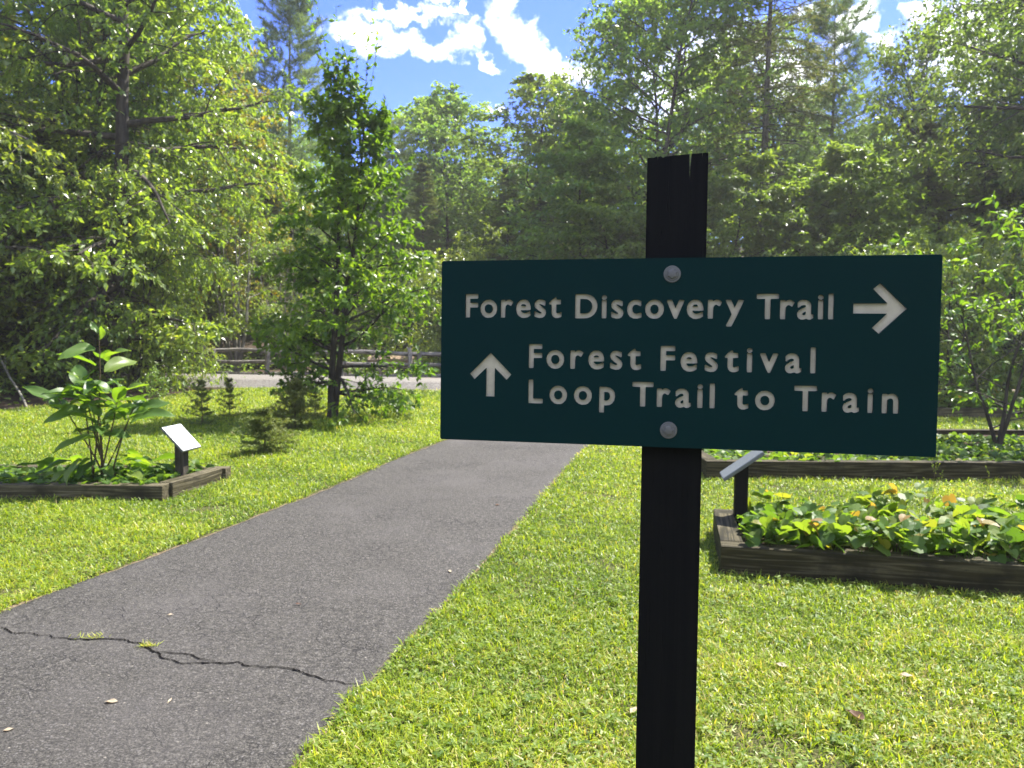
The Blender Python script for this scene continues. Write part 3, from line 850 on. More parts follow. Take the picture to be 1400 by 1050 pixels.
def spawn(rng, P, n, t0, t1, ang, flat=0.35, jit=0.25):
    """n side shoots on every path: start points, directions, parameter t, parent index"""
    B, K, _ = P.shape
    t = np.linspace(t0, t1, n)[None, :] + rng.uniform(-0.5, 0.5, (B, n)) * (t1 - t0) / max(n, 1)
    t = np.clip(t, 0, 0.999); f = t * (K - 1); i = np.clip(f.astype(int), 0, K - 2); w = (f - i)[..., None]
    bi = np.arange(B)[:, None]
    A, Bq = P[bi, i], P[bi, i + 1]; p = A * (1 - w) + Bq * w; T = unit(Bq - A)
    sd = unit(np.cross(T, np.array([0, 0, 1.0])) + 1e-4); upv = np.cross(sd, T)
    sign = np.where((np.arange(n)[None, :] + rng.integers(0, 2, (B, 1))) % 2 == 0, 1.0, -1.0)
    ph = rng.normal(0, flat, (B, n)); sv = sd * (np.cos(ph) * sign)[..., None] + upv * np.sin(ph)[..., None]
    a = ang * (1 + rng.uniform(-jit, jit, (B, n)))
    d = T * np.cos(a)[..., None] + sv * np.sin(a)[..., None]
    par = np.repeat(np.arange(B), n)
    return p.reshape(-1, 3), d.reshape(-1, 3), t.reshape(-1), par


def tubes(P, r0, r1, S):
    """tapered tubes along paths (B,K,3); r0 r1 (B,) radii at the two ends"""
    B, K, _ = P.shape
    T = unit(np.gradient(P, axis=1)); ref = np.where(np.abs(T[..., 2:3]) > 0.9, np.array([1.0, 0, 0]), np.array([0, 0, 1.0]))
    X = unit(np.cross(ref, T)); Yv = np.cross(T, X)
    rr = r0[:, None] + (r1 - r0)[:, None] * np.linspace(0, 1, K)[None, :]
    a = np.arange(S) * 2 * np.pi / S
    V = P[:, :, None] + rr[:, :, None, None] * (X[:, :, None] * np.cos(a)[:, None] + Yv[:, :, None] * np.sin(a)[:, None])
    b, k, s = np.meshgrid(np.arange(B), np.arange(K - 1), np.arange(S), indexing='ij')
    i0 = (b * K + k) * S; q = np.stack([i0 + s, i0 + (s + 1) % S, i0 + S + (s + 1) % S, i0 + S + s], -1).reshape(-1, 4)
    return V.reshape(-1, 3), q


def join(parts):
    Vs, Fs, off = [], [], 0
    for V, Fq in parts:
        Vs.append(V); Fs.append(Fq + off); off += len(V)
    return np.vstack(Vs), Fs


LEAF_SHAPES = {
    'diamond': (np.array([[0, 0, 0], [0.42, 0.5, 0.10], [1, 0, -0.06], [0.42, -0.5, 0.10]]), [np.array([[0, 2, 1], [0, 3, 2]])]),
    'oval': (np.array([[0, 0, 0], [0.25, 0.40, 0.08], [0.6, 0.46, 0.07], [0.86, 0.22, 0.0], [1, 0, -0.10], [0.86, -0.22, 0.0], [0.6, -0.46, 0.07], [0.25, -0.40, 0.08], [0.5, 0, 0.0]]),
             [np.array([[0, 8, 1], [1, 8, 2], [2, 8, 3], [3, 8, 4], [4, 8, 5], [5, 8, 6], [6, 8, 7], [7, 8, 0]])]),
    'blade': (np.array([[0, 0.5, 0], [0, -0.5, 0], [1, 0, 0]]), [np.array([[0, 1, 2]])]),
    'heart': (np.array([[0.10, 0, 0], [0, 0.20, 0.05], [0.10, 0.46, 0.10], [0.42, 0.52, 0.08], [0.75, 0.30, 0.02], [1, 0, -0.12], [0.75, -0.30, 0.02], [0.42, -0.52, 0.08], [0.10, -0.46, 0.10], [0, -0.20, 0.05], [0.5, 0, -0.03]]),
              [np.array([[0, 10, 1], [1, 10, 2], [2, 10, 3], [3, 10, 4], [4, 10, 5], [5, 10, 6], [6, 10, 7], [7, 10, 8], [8, 10, 9], [9, 10, 0]])]),
}


def leaves(pos, axis, nrm, L, Wd, shape='diamond', curl=None):
    """leaf cards: returns V, faces list; curl (N,) droops the tip"""
    B, F_ = LEAF_SHAPES[shape]; N = len(pos); axis = unit(axis); side = unit(np.cross(nrm, axis)); nrm = np.cross(axis, side)
    x, y, z = B[:, 0], B[:, 1], B[:, 2]
    L = np.broadcast_to(L, N)[:, None, None]; Wd = np.broadcast_to(Wd, N)[:, None, None]
    zz = z[None, :, None] * Wd
    if curl is not None: zz = zz - (curl[:, None] * x[None, :] ** 2)[..., None] * L
    V = pos[:, None] + axis[:, None] * (x[None, :, None] * L) + side[:, None] * (y[None, :, None] * Wd) + nrm[:, None] * zz
    nb = len(B); off = (np.arange(N) * nb)[:, None, None]
    return V.reshape(-1, 3), [(f[None] + off).reshape(-1, f.shape[1]) for f in F_], nb


def leaf_mesh(name, sets):
    """sets: (pos, axis, nrm, L, W, shape, tint, curl)"""
    Vs, Fs, Ts, off = [], [], [], 0
    for pos, axis, nrm, L, Wd, shape, tint, curl in sets:
        V, F_, nb = leaves(pos, axis, nrm, L, Wd, shape, curl)
        Vs.append(V); Fs += [f + off for f in F_]; off += len(V); Ts.append(np.repeat(tint, nb))
    return mesh_np(name, np.vstack(Vs), Fs, np.concatenate(Ts))


def along(rng, P, n, t0=0.15, t1=1.0):
    B, K, _ = P.shape
    t = rng.uniform(t0, t1, (B, n)); f = t * (K - 1); i = np.clip(f.astype(int), 0, K - 2); w = (f - i)[..., None]
    bi = np.arange(B)[:, None]; A, C = P[bi, i], P[bi, i + 1]
    return (A * (1 - w) + C * w).reshape(-1, 3), unit(C - A).reshape(-1, 3)


def broadleaf(name, seed, H, spread, base=0.18, n1=24, n2=8, n3=4, nl=9, leaf=0.10, lw=0.55, trunk_r=0.13, prof='round', elev=(0.0, 0.9),
              droop=0.25, lmat='leaf_mid', bmat='bark', stems=1, stem_spread=0.0, wander=0.05, shape='diamond', leaf_droop=0.35, spire=0, dens_top=1.0, side=None, topped=1.0, lean=0.0, flat=0.45, gap=None):
    """tree root with trunk (bark and limbs) and crown (leaves)"""
    rng = np.random.default_rng(seed)
    p0 = np.zeros((stems, 3)); d0 = np.tile([0, 0, 1.0], (stems, 1))
    if stems > 1:
        a = np.arange(stems) * 2 * np.pi / stems + rng.uniform(0, 1); r = 0.02 * H / 5
        p0[:, :2] = np.stack([np.cos(a), np.sin(a)], 1) * r
        d0[:, :2] = np.stack([np.cos(a), np.sin(a)], 1) * stem_spread * rng.uniform(0.4, 1.3, (stems, 1))
    d0[:, 0] += lean
    Ls = H * topped * rng.uniform(0.82, 1.0, stems) if stems > 1 else np.array([H * topped])
    TP = grow(rng, p0, d0, Ls, 14, wander, up=0.04)
    parts = [tubes(TP, np.full(stems, trunk_r), np.full(stems, trunk_r * 0.10), 9)]
    fl = TP.copy()[:, :3]; parts.append(tubes(np.stack([TP[:, 0] - [0, 0, 0.15], TP[:, 0] + (TP[:, 1] - TP[:, 0]) * 0.35], 1), np.full(stems, trunk_r * 1.5), np.full(stems, trunk_r * 0.98), 9))
    nn = max(3, n1 // stems)
    sp, sd, t, par = spawn(rng, TP, nn, base, 0.97, 1.2, 3.0, 0.1)
    az = (np.arange(len(t)) * 2.399 + rng.normal(0, 0.5, len(t)))
    u = (t - base) / (1 - base)
    if prof == 'round': pr = np.sqrt(np.clip(1 - (1.55 * u - 0.62) ** 2 / 0.93, 0.03, 1))
    elif prof == 'cone': pr = np.clip(1.0 - u, 0.06, 1) ** 0.8 * np.clip(0.55 + u * 2.2, 0, 1)
    elif prof == 'young': pr = np.interp(u, [0, 0.1, 0.25, 0.5, 0.75, 0.9, 1], [0.7, 1.0, 1.08, 0.82, 0.46, 0.28, 0.12])
    elif prof == 'column': pr = np.clip(1.05 - u ** 3, 0.12, 1) * np.clip(0.7 + u, 0, 1)
    else: pr = np.clip(0.35 + u * 1.1, 0, 1) * np.clip(1.25 - u ** 2, 0.2, 1)
    L1 = spread * pr * rng.uniform(0.72, 1.12, len(t)) + 0.04 * H
    if side is not None: L1 *= 1 + side[1] * np.cos(az - side[0])
    el = elev[0] + (elev[1] - elev[0]) * u + rng.normal(0, 0.12, len(t))
    d1 = np.stack([np.cos(az) * np.cos(el), np.sin(az) * np.cos(el), np.sin(el)], 1)
    P1 = grow(rng, sp, d1, L1, 8, 0.10, grav=droop * 0.5, up=0.02)
    r1 = trunk_r * (0.16 + 0.34 * (1 - u)) * np.clip(L1 / spread, 0.3, 1)
    parts.append(tubes(P1, r1, r1 * 0.22, 5))
    s2, d2, t2, p2 = spawn(rng, P1, n2, 0.18, 1.0, 0.85, flat)
    L2 = L1[p2] * (0.52 - 0.26 * t2) * rng.uniform(0.7, 1.25, len(t2))
    P2 = grow(rng, s2, d2, L2, 5, 0.14, grav=droop)
    rr2 = r1[p2] * 0.34 * (1 - 0.5 * t2)
    parts.append(tubes(P2, rr2, rr2 * 0.3, 3))
    s3, d3, t3, p3 = spawn(rng, P2, n3, 0.15, 1.0, 0.8, flat * 1.3)
    L3 = np.clip(L2[p3] * 0.5, leaf * 1.5, leaf * 6) * rng.uniform(0.7, 1.2, len(t3))
    P3 = grow(rng, s3, d3, L3, 4, 0.15, grav=droop)
    tw = rr2[p3] * 0.35; tw = np.maximum(tw, 0.0012 * H / 6)
    parts.append(tubes(P3, tw, tw * 0.5, 3))
    lp, la = along(rng, P3, nl, 0.1, 1.02)
    if spire:
        # slender leading shoots with sparse leaves above the crown
        k = spire; tips = TP[:, -2] if stems > 1 else np.repeat(TP[:, -2], 1, 0)
        tips = np.repeat(tips, -(-k // len(tips)), 0)[:k]
        ds = np.tile([0, 0, 1.0], (k, 1)); ds[:, :2] = rng.normal(0, 0.22, (k, 2))
        PS = grow(rng, tips + rng.normal(0, 0.03 * H / 7, (k, 3)) * [1, 1, 0], ds, H * (1.08 - topped) * rng.uniform(0.55, 1.0, k) + 0.05 * H, 8, 0.05, up=0.05)
        PS[0] = grow(rng, TP[:1, -2], np.array([[0.12, 0, 1.0]]), np.array([H * (1.2 - topped)]), 8, 0.03, up=0.05)[0]
        parts.append(tubes(PS, np.full(k, 0.008), np.full(k, 0.002), 3))
        q, qa = along(rng, PS, 36, 0.0, 1.0); lp = np.vstack([lp, q]); la = np.vstack([la, qa])
        u = np.concatenate([u, [1.0]])
    if gap:
        k = ~((lp[:, 2] > gap[0]) & (lp[:, 2] < gap[1]) & (np.abs(lp[:, 0] - gap[3]) < gap[2] * (1 + 0.4 * np.sin(lp[:, 2] * 5))) & (lp[:, 1] < 0.3)) | (rng.random(len(lp)) < 0.12)
        lp, la = lp[k], la[k]
    N = len(lp)
    ax = la * 0.5 + rng.normal(0, 0.55, (N, 3)); ax[:, 2] -= leaf_droop; ax = unit(ax)
    nr = np.tile([0, 0, 1.0], (N, 1)) + rng.normal(0, 0.42, (N, 3))
    Lf = leaf * rng.uniform(0.6, 1.2, N)
    # clump tone: neighbouring leaves share some of it, new growth at the rim is lighter
    rad = np.linalg.norm(lp[:, :2], axis=1) / max(spread, 0.1)
    tone = 0.42 + 0.22 * fnoise(lp[:, 0] * 1.3 + lp[:, 2], lp[:, 1] * 1.3 - lp[:, 2] * 0.7, seed, 1.0) + rng.normal(0, 0.16, N)
    sets = [(lp, ax, nr, Lf, Lf * lw * rng.uniform(0.8, 1.2, N), shape, np.clip(tone, 0, 1), rng.uniform(0, 0.25, N) if shape == 'oval' else None)]
    V, Fs = join(parts)
    root = empty(name)
    link('trunk', mesh_np('trunk', V, Fs, smooth=True), MT[bmat], root)
    link('crown', leaf_mesh('crown', sets), MT[lmat], root)
    return root


def conifer(name, seed, H, R, base=0.08, whorls=30, per=5, n2=9, nt=3, nn=12, needle=0.09, nw=0.012, trunk_r=0.16, elev=(-0.15, 0.5), droop=0.12,
            lmat='needle', bmat='bark_dark', prof='cone', tuft='brush', n3=0, bare=None, irr=0.0):
    rng = np.random.default_rng(seed)
    TP = grow(rng, np.zeros((1, 3)), np.array([[0, 0, 1.0]]), np.array([H]), 12, 0.012, up=0.02)
    parts = [tubes(TP, np.array([trunk_r]), np.array([trunk_r * 0.06]), 9)]
    n = whorls * per
    lvl = np.repeat(np.arange(whorls), per); t = base + (0.985 - base) * (lvl / whorls) ** 0.92 + rng.normal(0, 0.006, n); t = np.clip(t, base * 0.7, 0.99)
    u = (t - base) / (1 - base)
    az = lvl * 1.1 + np.tile(np.arange(per), whorls) * 2 * np.pi / per + rng.normal(0, 0.25, n)
    f = t * 11; i = np.clip(f.astype(int), 0, 10); w = (f - i)[:, None]; p = TP[0, i] * (1 - w) + TP[0, i + 1] * w
    pr = np.interp(u, [0, 0.3, 0.55, 0.8, 0.93, 1], [1.0, 0.95, 0.62, 0.45, 0.25, 0.06]) if prof == 'pine' else np.clip(1 - u, 0.04, 1) ** 0.85 if prof == 'cone' else np.clip(1.15 - u ** 1.6, 0.08, 1) * np.clip(0.45 + u * 1.5, 0, 1)
    L1 = R * pr * rng.uniform(0.6 - irr, 1.12 + irr * 0.6, n) + 0.012 * H
    el = elev[0] + (elev[1] - elev[0]) * u + rng.normal(0, 0.1, n)
    d1 = np.stack([np.cos(az) * np.cos(el), np.sin(az) * np.cos(el), np.sin(el)], 1)
    P1 = grow(rng, p, d1, L1, 7, 0.06, grav=droop, up=0.03)
    r1 = np.clip(trunk_r * 0.16 * L1 / R, 0.002 * H / 6, None)
    parts.append(tubes(P1, r1, r1 * 0.25, 4))
    live = np.ones(n, bool) if bare is None else (u > bare) | (rng.random(n) < 0.25)
    s2, d2, t2, p2 = spawn(rng, P1[live], n2, 0.15, 1.0, 0.85, 0.25)
    L2 = L1[live][p2] * (0.48 - 0.28 * t2) * rng.uniform(0.7, 1.2, len(t2)) + needle * 0.6
    P2 = grow(rng, s2, d2, L2, 4, 0.1, grav=droop)
    parts.append(tubes(P2, r1[live][p2] * 0.3, r1[live][p2] * 0.12, 3))
    src = [P2, P1[live][:, 3:]]
    if n3:
        s3, d3, t3, p3 = spawn(rng, P2, n3, 0.2, 1.0, 0.8, 0.3)
        P3 = grow(rng, s3, d3, L2[p3] * 0.45, 3, 0.1, grav=droop); src.append(P3)
    pos, axs = [], []
    for Q in src:
        q, qa = along(rng, Q, nt * nn, 0.05, 1.03); pos.append(q); axs.append(qa)
    pos, axs = np.vstack(pos), np.vstack(axs); N = len(pos)
    rnd = unit(rng.normal(0, 1, (N, 3)))
    if tuft == 'flat': rnd[:, 2] *= 0.25; rnd[:, 2] -= 0.1
    ax = unit(axs * (0.75 if tuft == 'brush' else 0.45) + rnd * 0.9)
    nr = rng.normal(0, 1, (N, 3)) if tuft == 'brush' else np.array([0, 0, 1.0]) + rng.normal(0, 0.35, (N, 3))
    tone = 0.42 + 0.2 * fnoise(pos[:, 0] * 1.5 + pos[:, 2], pos[:, 1] * 1.5, seed) + rng.normal(0, 0.18, N)
    sets = [(pos, ax, nr, needle * rng.uniform(0.7, 1.2, N), nw, 'blade', np.clip(tone, 0, 1), None)]
    V, Fs = join(parts); root = empty(name)
    link('trunk', mesh_np('trunk', V, Fs, smooth=True), MT[bmat], root)
    link('crown', leaf_mesh('crown', sets), MT[lmat], root)
    return root


USED = set()


def place(proto, loc, s=1.0, rz=0.0, label=None, cat=None, group=None, sxy=None):
    r = proto if proto.name not in USED else copy_tree(proto)
    USED.add(proto.name)
    r.location = loc; r.rotation_euler = (0, 0, rz); r.scale = ((sxy or s), (sxy or s), s)
    return tag(r, label, cat, group)


# ------------------------------------------------------------------ lawn
def in_poly(P, C):
    inside = np.zeros(len(P), bool); n = len(C); j = n - 1
    for i in range(n):
        xi, yi, xj, yj = C[i][0], C[i][1], C[j][0], C[j][1]
        cond = ((yi > P[:, 1]) != (yj > P[:, 1])) & (P[:, 0] < (xj - xi) * (P[:, 1] - yi) / (yj - yi + 1e-12) + xi)
        inside ^= cond; j = i
    return inside


def lawn_points(rng, dens0, dref, pw, d0=1.9, d1=21.0, wide=0.86, edge=0.0):
    """random points on the lawn, thinning with distance"""
    out = []
    ds = np.geomspace(d0, d1, 40)
    for a, b in zip(ds[:-1], ds[1:]):
        m = (a + b) / 2; den = dens0 * min(1.0, (dref / m) ** pw); w = wide * m + 0.6
        n = rng.poisson(den * (b - a) * 2 * w)
        out.append(np.column_stack([rng.uniform(-w, w, n), rng.uniform(a, b, n)]))
    P = np.vstack(out)
    L, R_ = side_x(PL, P[:, 1]), side_x(PR, P[:, 1])
    j = fnoise(P[:, 0] * 8, P[:, 1] * 8, 77) * 0.025
    keep = (P[:, 0] < L - 0.02 - edge + j) | (P[:, 0] > R_ + 0.005 + edge + j)
    for C, h in BEDS: keep &= ~in_poly(P, C)
    keep &= forest_edge(P[:, 0], P[:, 1]) < rng.uniform(0.25, 0.6, len(P))
    keep &= P[:, 1] < road_y(P[:, 0]) - 0.25
    # thin, worn spots
    bare = fnoise(P[:, 0] * 1.1, P[:, 1] * 1.1, 51, 1.0)
    keep &= ~((bare > 1.2) & (rng.random(len(P)) < 0.75))
    sp = fnoise(P[:, 0] * 5, P[:, 1] * 5, 53); keep &= ~((sp > 1.15) & (P[:, 0] > 0) & (rng.random(len(P)) < 0.7))
    return P[keep]


def build_lawn():
    rng = np.random.default_rng(5)
    P = lawn_points(rng, 12000, 3.4, 1.55); N = len(P)
    d = P[:, 1]; g = np.clip(d / 4.5, 1, 4.5)
    big = fnoise(P[:, 0] * 0.8, P[:, 1] * 0.8, 61); med = fnoise(P[:, 0] * 4, P[:, 1] * 4, 62)
    L = 0.048 * rng.uniform(0.55, 1.35, N) * (1 + 0.18 * med) * g ** 0.25
    wd = 0.0046 * rng.uniform(0.7, 1.4, N) * g ** 0.85
    az = rng.uniform(0, 2 * np.pi, N) + med * 0.5; lean = rng.uniform(0.25, 1.25, N)
    dirv = np.column_stack([np.cos(az) * np.sin(lean), np.sin(az) * np.sin(lean), np.cos(lean)])
    side = np.column_stack([-np.sin(az), np.cos(az), np.zeros(N)]); tw = rng.normal(0, 0.6, N)
    side = unit(side * np.cos(tw)[:, None] + np.array([0, 0, 1.0]) * np.sin(tw)[:, None] * 0.5)
    b = np.column_stack([P, np.zeros(N)])
    mid = b + dirv * (L * 0.55)[:, None]
    d2 = dirv.copy(); d2[:, 2] -= rng.uniform(0.15, 1.1, N); d2 = unit(d2)
    tip = mid + d2 * (L * 0.55)[:, None]; tip[:, 2] = np.maximum(tip[:, 2], 0.003)
    h = side * (wd / 2)[:, None]
    V = np.stack([b - h * 0.8, b + h * 0.8, mid + h, mid - h, tip], 1).reshape(-1, 3)
    o5 = np.arange(N) * 5
    quad = np.stack([o5, o5 + 1, o5 + 2, o5 + 3], 1); tri = np.stack([o5 + 3, o5 + 2, o5 + 4], 1)
    tint = np.clip(0.43 + 0.10 * big + 0.09 * med - 0.06 * (P[:, 0] < 0.7) + rng.normal(0, 0.24, N), 0, 0.92)
    near = np.clip((P[:, 0] - 0.1) * 1.2, 0, 1) * np.clip((4.6 - P[:, 1]) * 0.8, 0, 1)
    dry = rng.random(N) < 0.025 + 0.06 * np.clip(big + 0.3, 0, 2) * (P[:, 0] > 0) + 0.09 * near * np.clip(0.6 + med, 0, 1.6)
    tint[dry] = rng.uniform(0.92, 1.0, dry.sum())
    o = link('grass', mesh_np('grass', V, [quad, tri], np.repeat(tint, 5)), MT['grass'])
    tag(o, 'sunlit short lawn grass on both sides of the path', 'grass', kind='stuff')
    # broad-leaved weeds through the turf
    P = lawn_points(rng, 520, 3.4, 1.6, d1=12)
    P = P[(fnoise(P[:, 0] * 1.6, P[:, 1] * 1.6, 71) + 0.55 * (P[:, 0] < 1.0) > rng.uniform(-0.9, 0.9, len(P)))]
    k = 3; N = len(P) * k; c = np.repeat(P, k, 0); az = np.repeat(rng.uniform(0, 6.28, len(P)), k) + np.tile(np.arange(k) * 2.09, len(P)) + rng.normal(0, 0.25, N)
    z = np.repeat(rng.uniform(0.012, 0.045, len(P)), k)
    el = rng.uniform(-0.25, 0.55, N); ax = np.column_stack([np.cos(az) * np.cos(el), np.sin(az) * np.cos(el), np.sin(el)])
    L = np.repeat(rng.uniform(0.012, 0.03, len(P)), k) * rng.uniform(0.8, 1.15, N)
    me = leaf_mesh('lawn_weeds', [(np.column_stack([c, z]), ax, np.array([0, 0, 1.0]) + rng.normal(0, 0.3, (N, 3)), L, L * 0.62, 'oval', np.clip(np.repeat(rng.normal(0.5, 0.25, len(P)), k), 0, 1), rng.uniform(0, 0.3, N))])
    tag(link('lawn_weeds', me, MT['clover']), 'broad-leaved clover and weeds growing through the lawn', 'weeds', kind='stuff')


build_lawn()


# ------------------------------------------------------------------ ground cover and plants in the beds
def cover(C, h, n, label, seed, leaf=0.085, hmax=0.22, tone=0.45, tspread=0.25, shape='heart', inset=0.13, spill=0.03):
    rng = np.random.default_rng(seed); C = np.array(C); lo, hi = C.min(0), C.max(0)
    P = rng.uniform(lo, hi, (n * 3, 2)); cen = C.mean(0)
    Ci = np.array([c + unit(cen - c) * inset * 1.3 for c in C]); P = P[in_poly(P, Ci)][:n]
    N = len(P); hh = h * 0.62 + hmax * (0.35 + 0.4 * (0.5 + 0.5 * fnoise(P[:, 0] * 3, P[:, 1] * 3, seed))) * rng.uniform(0.25, 1.15, N)
    az = rng.uniform(0, 6.28, N); el = rng.normal(-0.15, 0.4, N)
    ax = np.column_stack([np.cos(az) * np.cos(el), np.sin(az) * np.cos(el), np.sin(el)])
    nr = np.array([0, 0, 1.0]) + rng.normal(0, 0.38, (N, 3))
    L = leaf * rng.uniform(0.55, 1.25, N)
    tint = np.clip(tone + rng.normal(0, tspread, N) + 0.25 * (hh > np.quantile(hh, 0.8)) * (rng.random(N) < 0.45), 0, 1)
    pos = np.column_stack([P, hh])
    sets = [(pos - ax * L[:, None] * 0.4, ax, nr, L, L * rng.uniform(0.75, 1.0, N), shape, tint, rng.uniform(0.0, 0.35, N))]
    # leaf stalks
    st = np.stack([np.column_stack([P + rng.normal(0, 0.02, (N, 2)), np.full(N, h * 0.55)]), pos], 1)
    V, q = tubes(st, np.full(N, 0.0016), np.full(N, 0.0012), 3)
    me = leaf_mesh('ground_cover', sets)
    me2 = mesh_np('stalks', V, [q], np.full(len(V), 0.35))
    bm = bmesh.new(); bm.from_mesh(me); bm.from_mesh(me2); bm.to_mesh(me); bm.free(); bpy.data.meshes.remove(me2)
    o = link('ground_cover', me, MT['cover'])
    return tag(o, label, 'ground cover', kind='stuff')


cover(bedA, 0.20, 2000, 'heart-shaped leaves, some yellow and orange, filling the nearest raised bed', 101, 0.105, 0.36, 0.47, 0.23)
cover([bedB[0], bedB[1], bedB[1] + n2 * 2.35, bedB[0] + n2 * 2.35], 0.21, 3200, 'low green leaves under the tall shrub in the long raised bed', 102, 0.10, 0.08, 0.36, 0.2)
cover(bedC, 0.20, 2200, 'bright leafy plants in the farthest raised bed', 103, 0.12, 0.45, 0.5, 0.2, 'oval')
cover(bedL, 0.155, 1500, 'low leaves round the big-leaved plant in the left raised bed', 104, 0.09, 0.16, 0.3, 0.18, 'oval')


def big_plant():
    """several upright canes with large drooping oval leaves"""
    rng = np.random.default_rng(7); base = g2(140, 668, 0.0); B0 = np.array([base[0], base[1], 0.11])
    root = empty('large_leaved_plant', (B0[0], B0[1], 0), 0, 'tall plant with big oval green leaves on bare canes in the left raised bed', 'plant')
    n = 10; a = rng.uniform(0, 6.28, n); p0 = np.column_stack([np.cos(a) * 0.09, np.sin(a) * 0.06, np.full(n, 0.10)])
    d0 = np.column_stack([np.cos(a) * 0.16 + 0.04, np.sin(a) * 0.14, np.ones(n)]); Ls = np.array([1.36, 0.98, 0.92, 0.85, 0.8, 0.86, 0.7, 0.62, 0.55, 0.9])
    d0[0] = [0.10, 0.0, 1]; d0[1] = [-0.3, 0.05, 1]; d0[2] = [0.3, -0.05, 1]; d0[3] = [-0.14, -.1, 1]; d0[4] = [0.55, 0, 1]; d0[5] = [-.48, .05, 1]
    P = grow(rng, p0, d0, Ls, 9, 0.035, up=0.01)
    for k in range(n):
        V, q = tubes(P[k:k + 1], np.array([0.009]), np.array([0.004]), 6)
        link('stem', mesh_np('stem', V, [q], smooth=True), MT['stem'], root)
    pos, ax, nr, L = [], [], [], []
    for k in range(n):
        m = 10 if k == 0 else 7
        for j in range(m):
            t = (0.76 if k else 0.6) + (0.24 if k else 0.4) * j / (m - 1); f = t * 8; i = min(int(f), 7); q = P[k, i] * (1 - (f - i)) + P[k, i + 1] * (f - i)
            az = j * 2.4 + k * 1.3 + rng.normal(0, 0.3); el = rng.uniform(-0.15, 0.75) if j < m - 2 else rng.uniform(0.5, 1.2)
            pos.append(q); ax.append([math.cos(az) * math.cos(el), math.sin(az) * math.cos(el) * 0.8, math.sin(el)])
            nr.append([rng.normal(0, 0.4), rng.normal(-0.2, 0.4), 1]); L.append(rng.uniform(0.24, 0.37) * (0.42 if j >= m - 2 else 1))
    # lower leaves near the soil
    for j in range(40):
        az = rng.uniform(0, 6.28); r = rng.uniform(0.05, 0.5); pos.append([math.cos(az) * r, math.sin(az) * r * 0.7, rng.uniform(0.10, 0.34)])
        el = rng.uniform(-0.5, 0.3); ax.append([math.cos(az), math.sin(az), el]); nr.append([rng.normal(0, .35), rng.normal(0, .35), 1]); L.append(rng.uniform(0.2, 0.34))
    pos, ax, nr, L = map(np.array, (pos, ax, nr, L)); N = len(pos)
    # broad leaf grid with a folded midrib and wavy edges
    nx, ny = 9, 5; V, Fq, T = [], [], []
    for k in range(N):
        A = unit(ax[k]); S = unit(np.cross(nr[k], A)); Nn = np.cross(A, S); ph = rng.uniform(0, 6.28); dr = rng.uniform(0.15, 0.55); w0 = L[k] * rng.uniform(0.36, 0.46)
        off = len(V)
        for i in range(nx):
            t = i / (nx - 1); w = w0 * math.sin(math.pi * t ** 0.85) ** 0.75 if 0 < t < 1 else 0.004
            for j in range(ny):
                s = (j / (ny - 1) - 0.5); z = abs(s) * w * 0.45 + 0.012 * math.sin(9 * t + ph + s * 5) * abs(s) * 2 - dr * L[k] * t * t * 0.6
                V.append(pos[k] + A * (L[k] * (t + 0.12)) + S * (s * w) + Nn * z)
        for i in range(nx - 1):
            for j in range(ny - 1):
                a = off + i * ny + j; Fq.append((a, a + 1, a + ny + 1, a + ny))
        T += [float(np.clip(rng.normal(0.5, 0.25), 0, 1))] * (nx * ny)
    link('foliage', mesh_np('foliage', np.array(V), [np.array(Fq)], T, smooth=True), MT['bigleaf'], root)


big_plant()

# ------------------------------------------------------------------ trees
def T(x, d): return tuple(far(x, d))


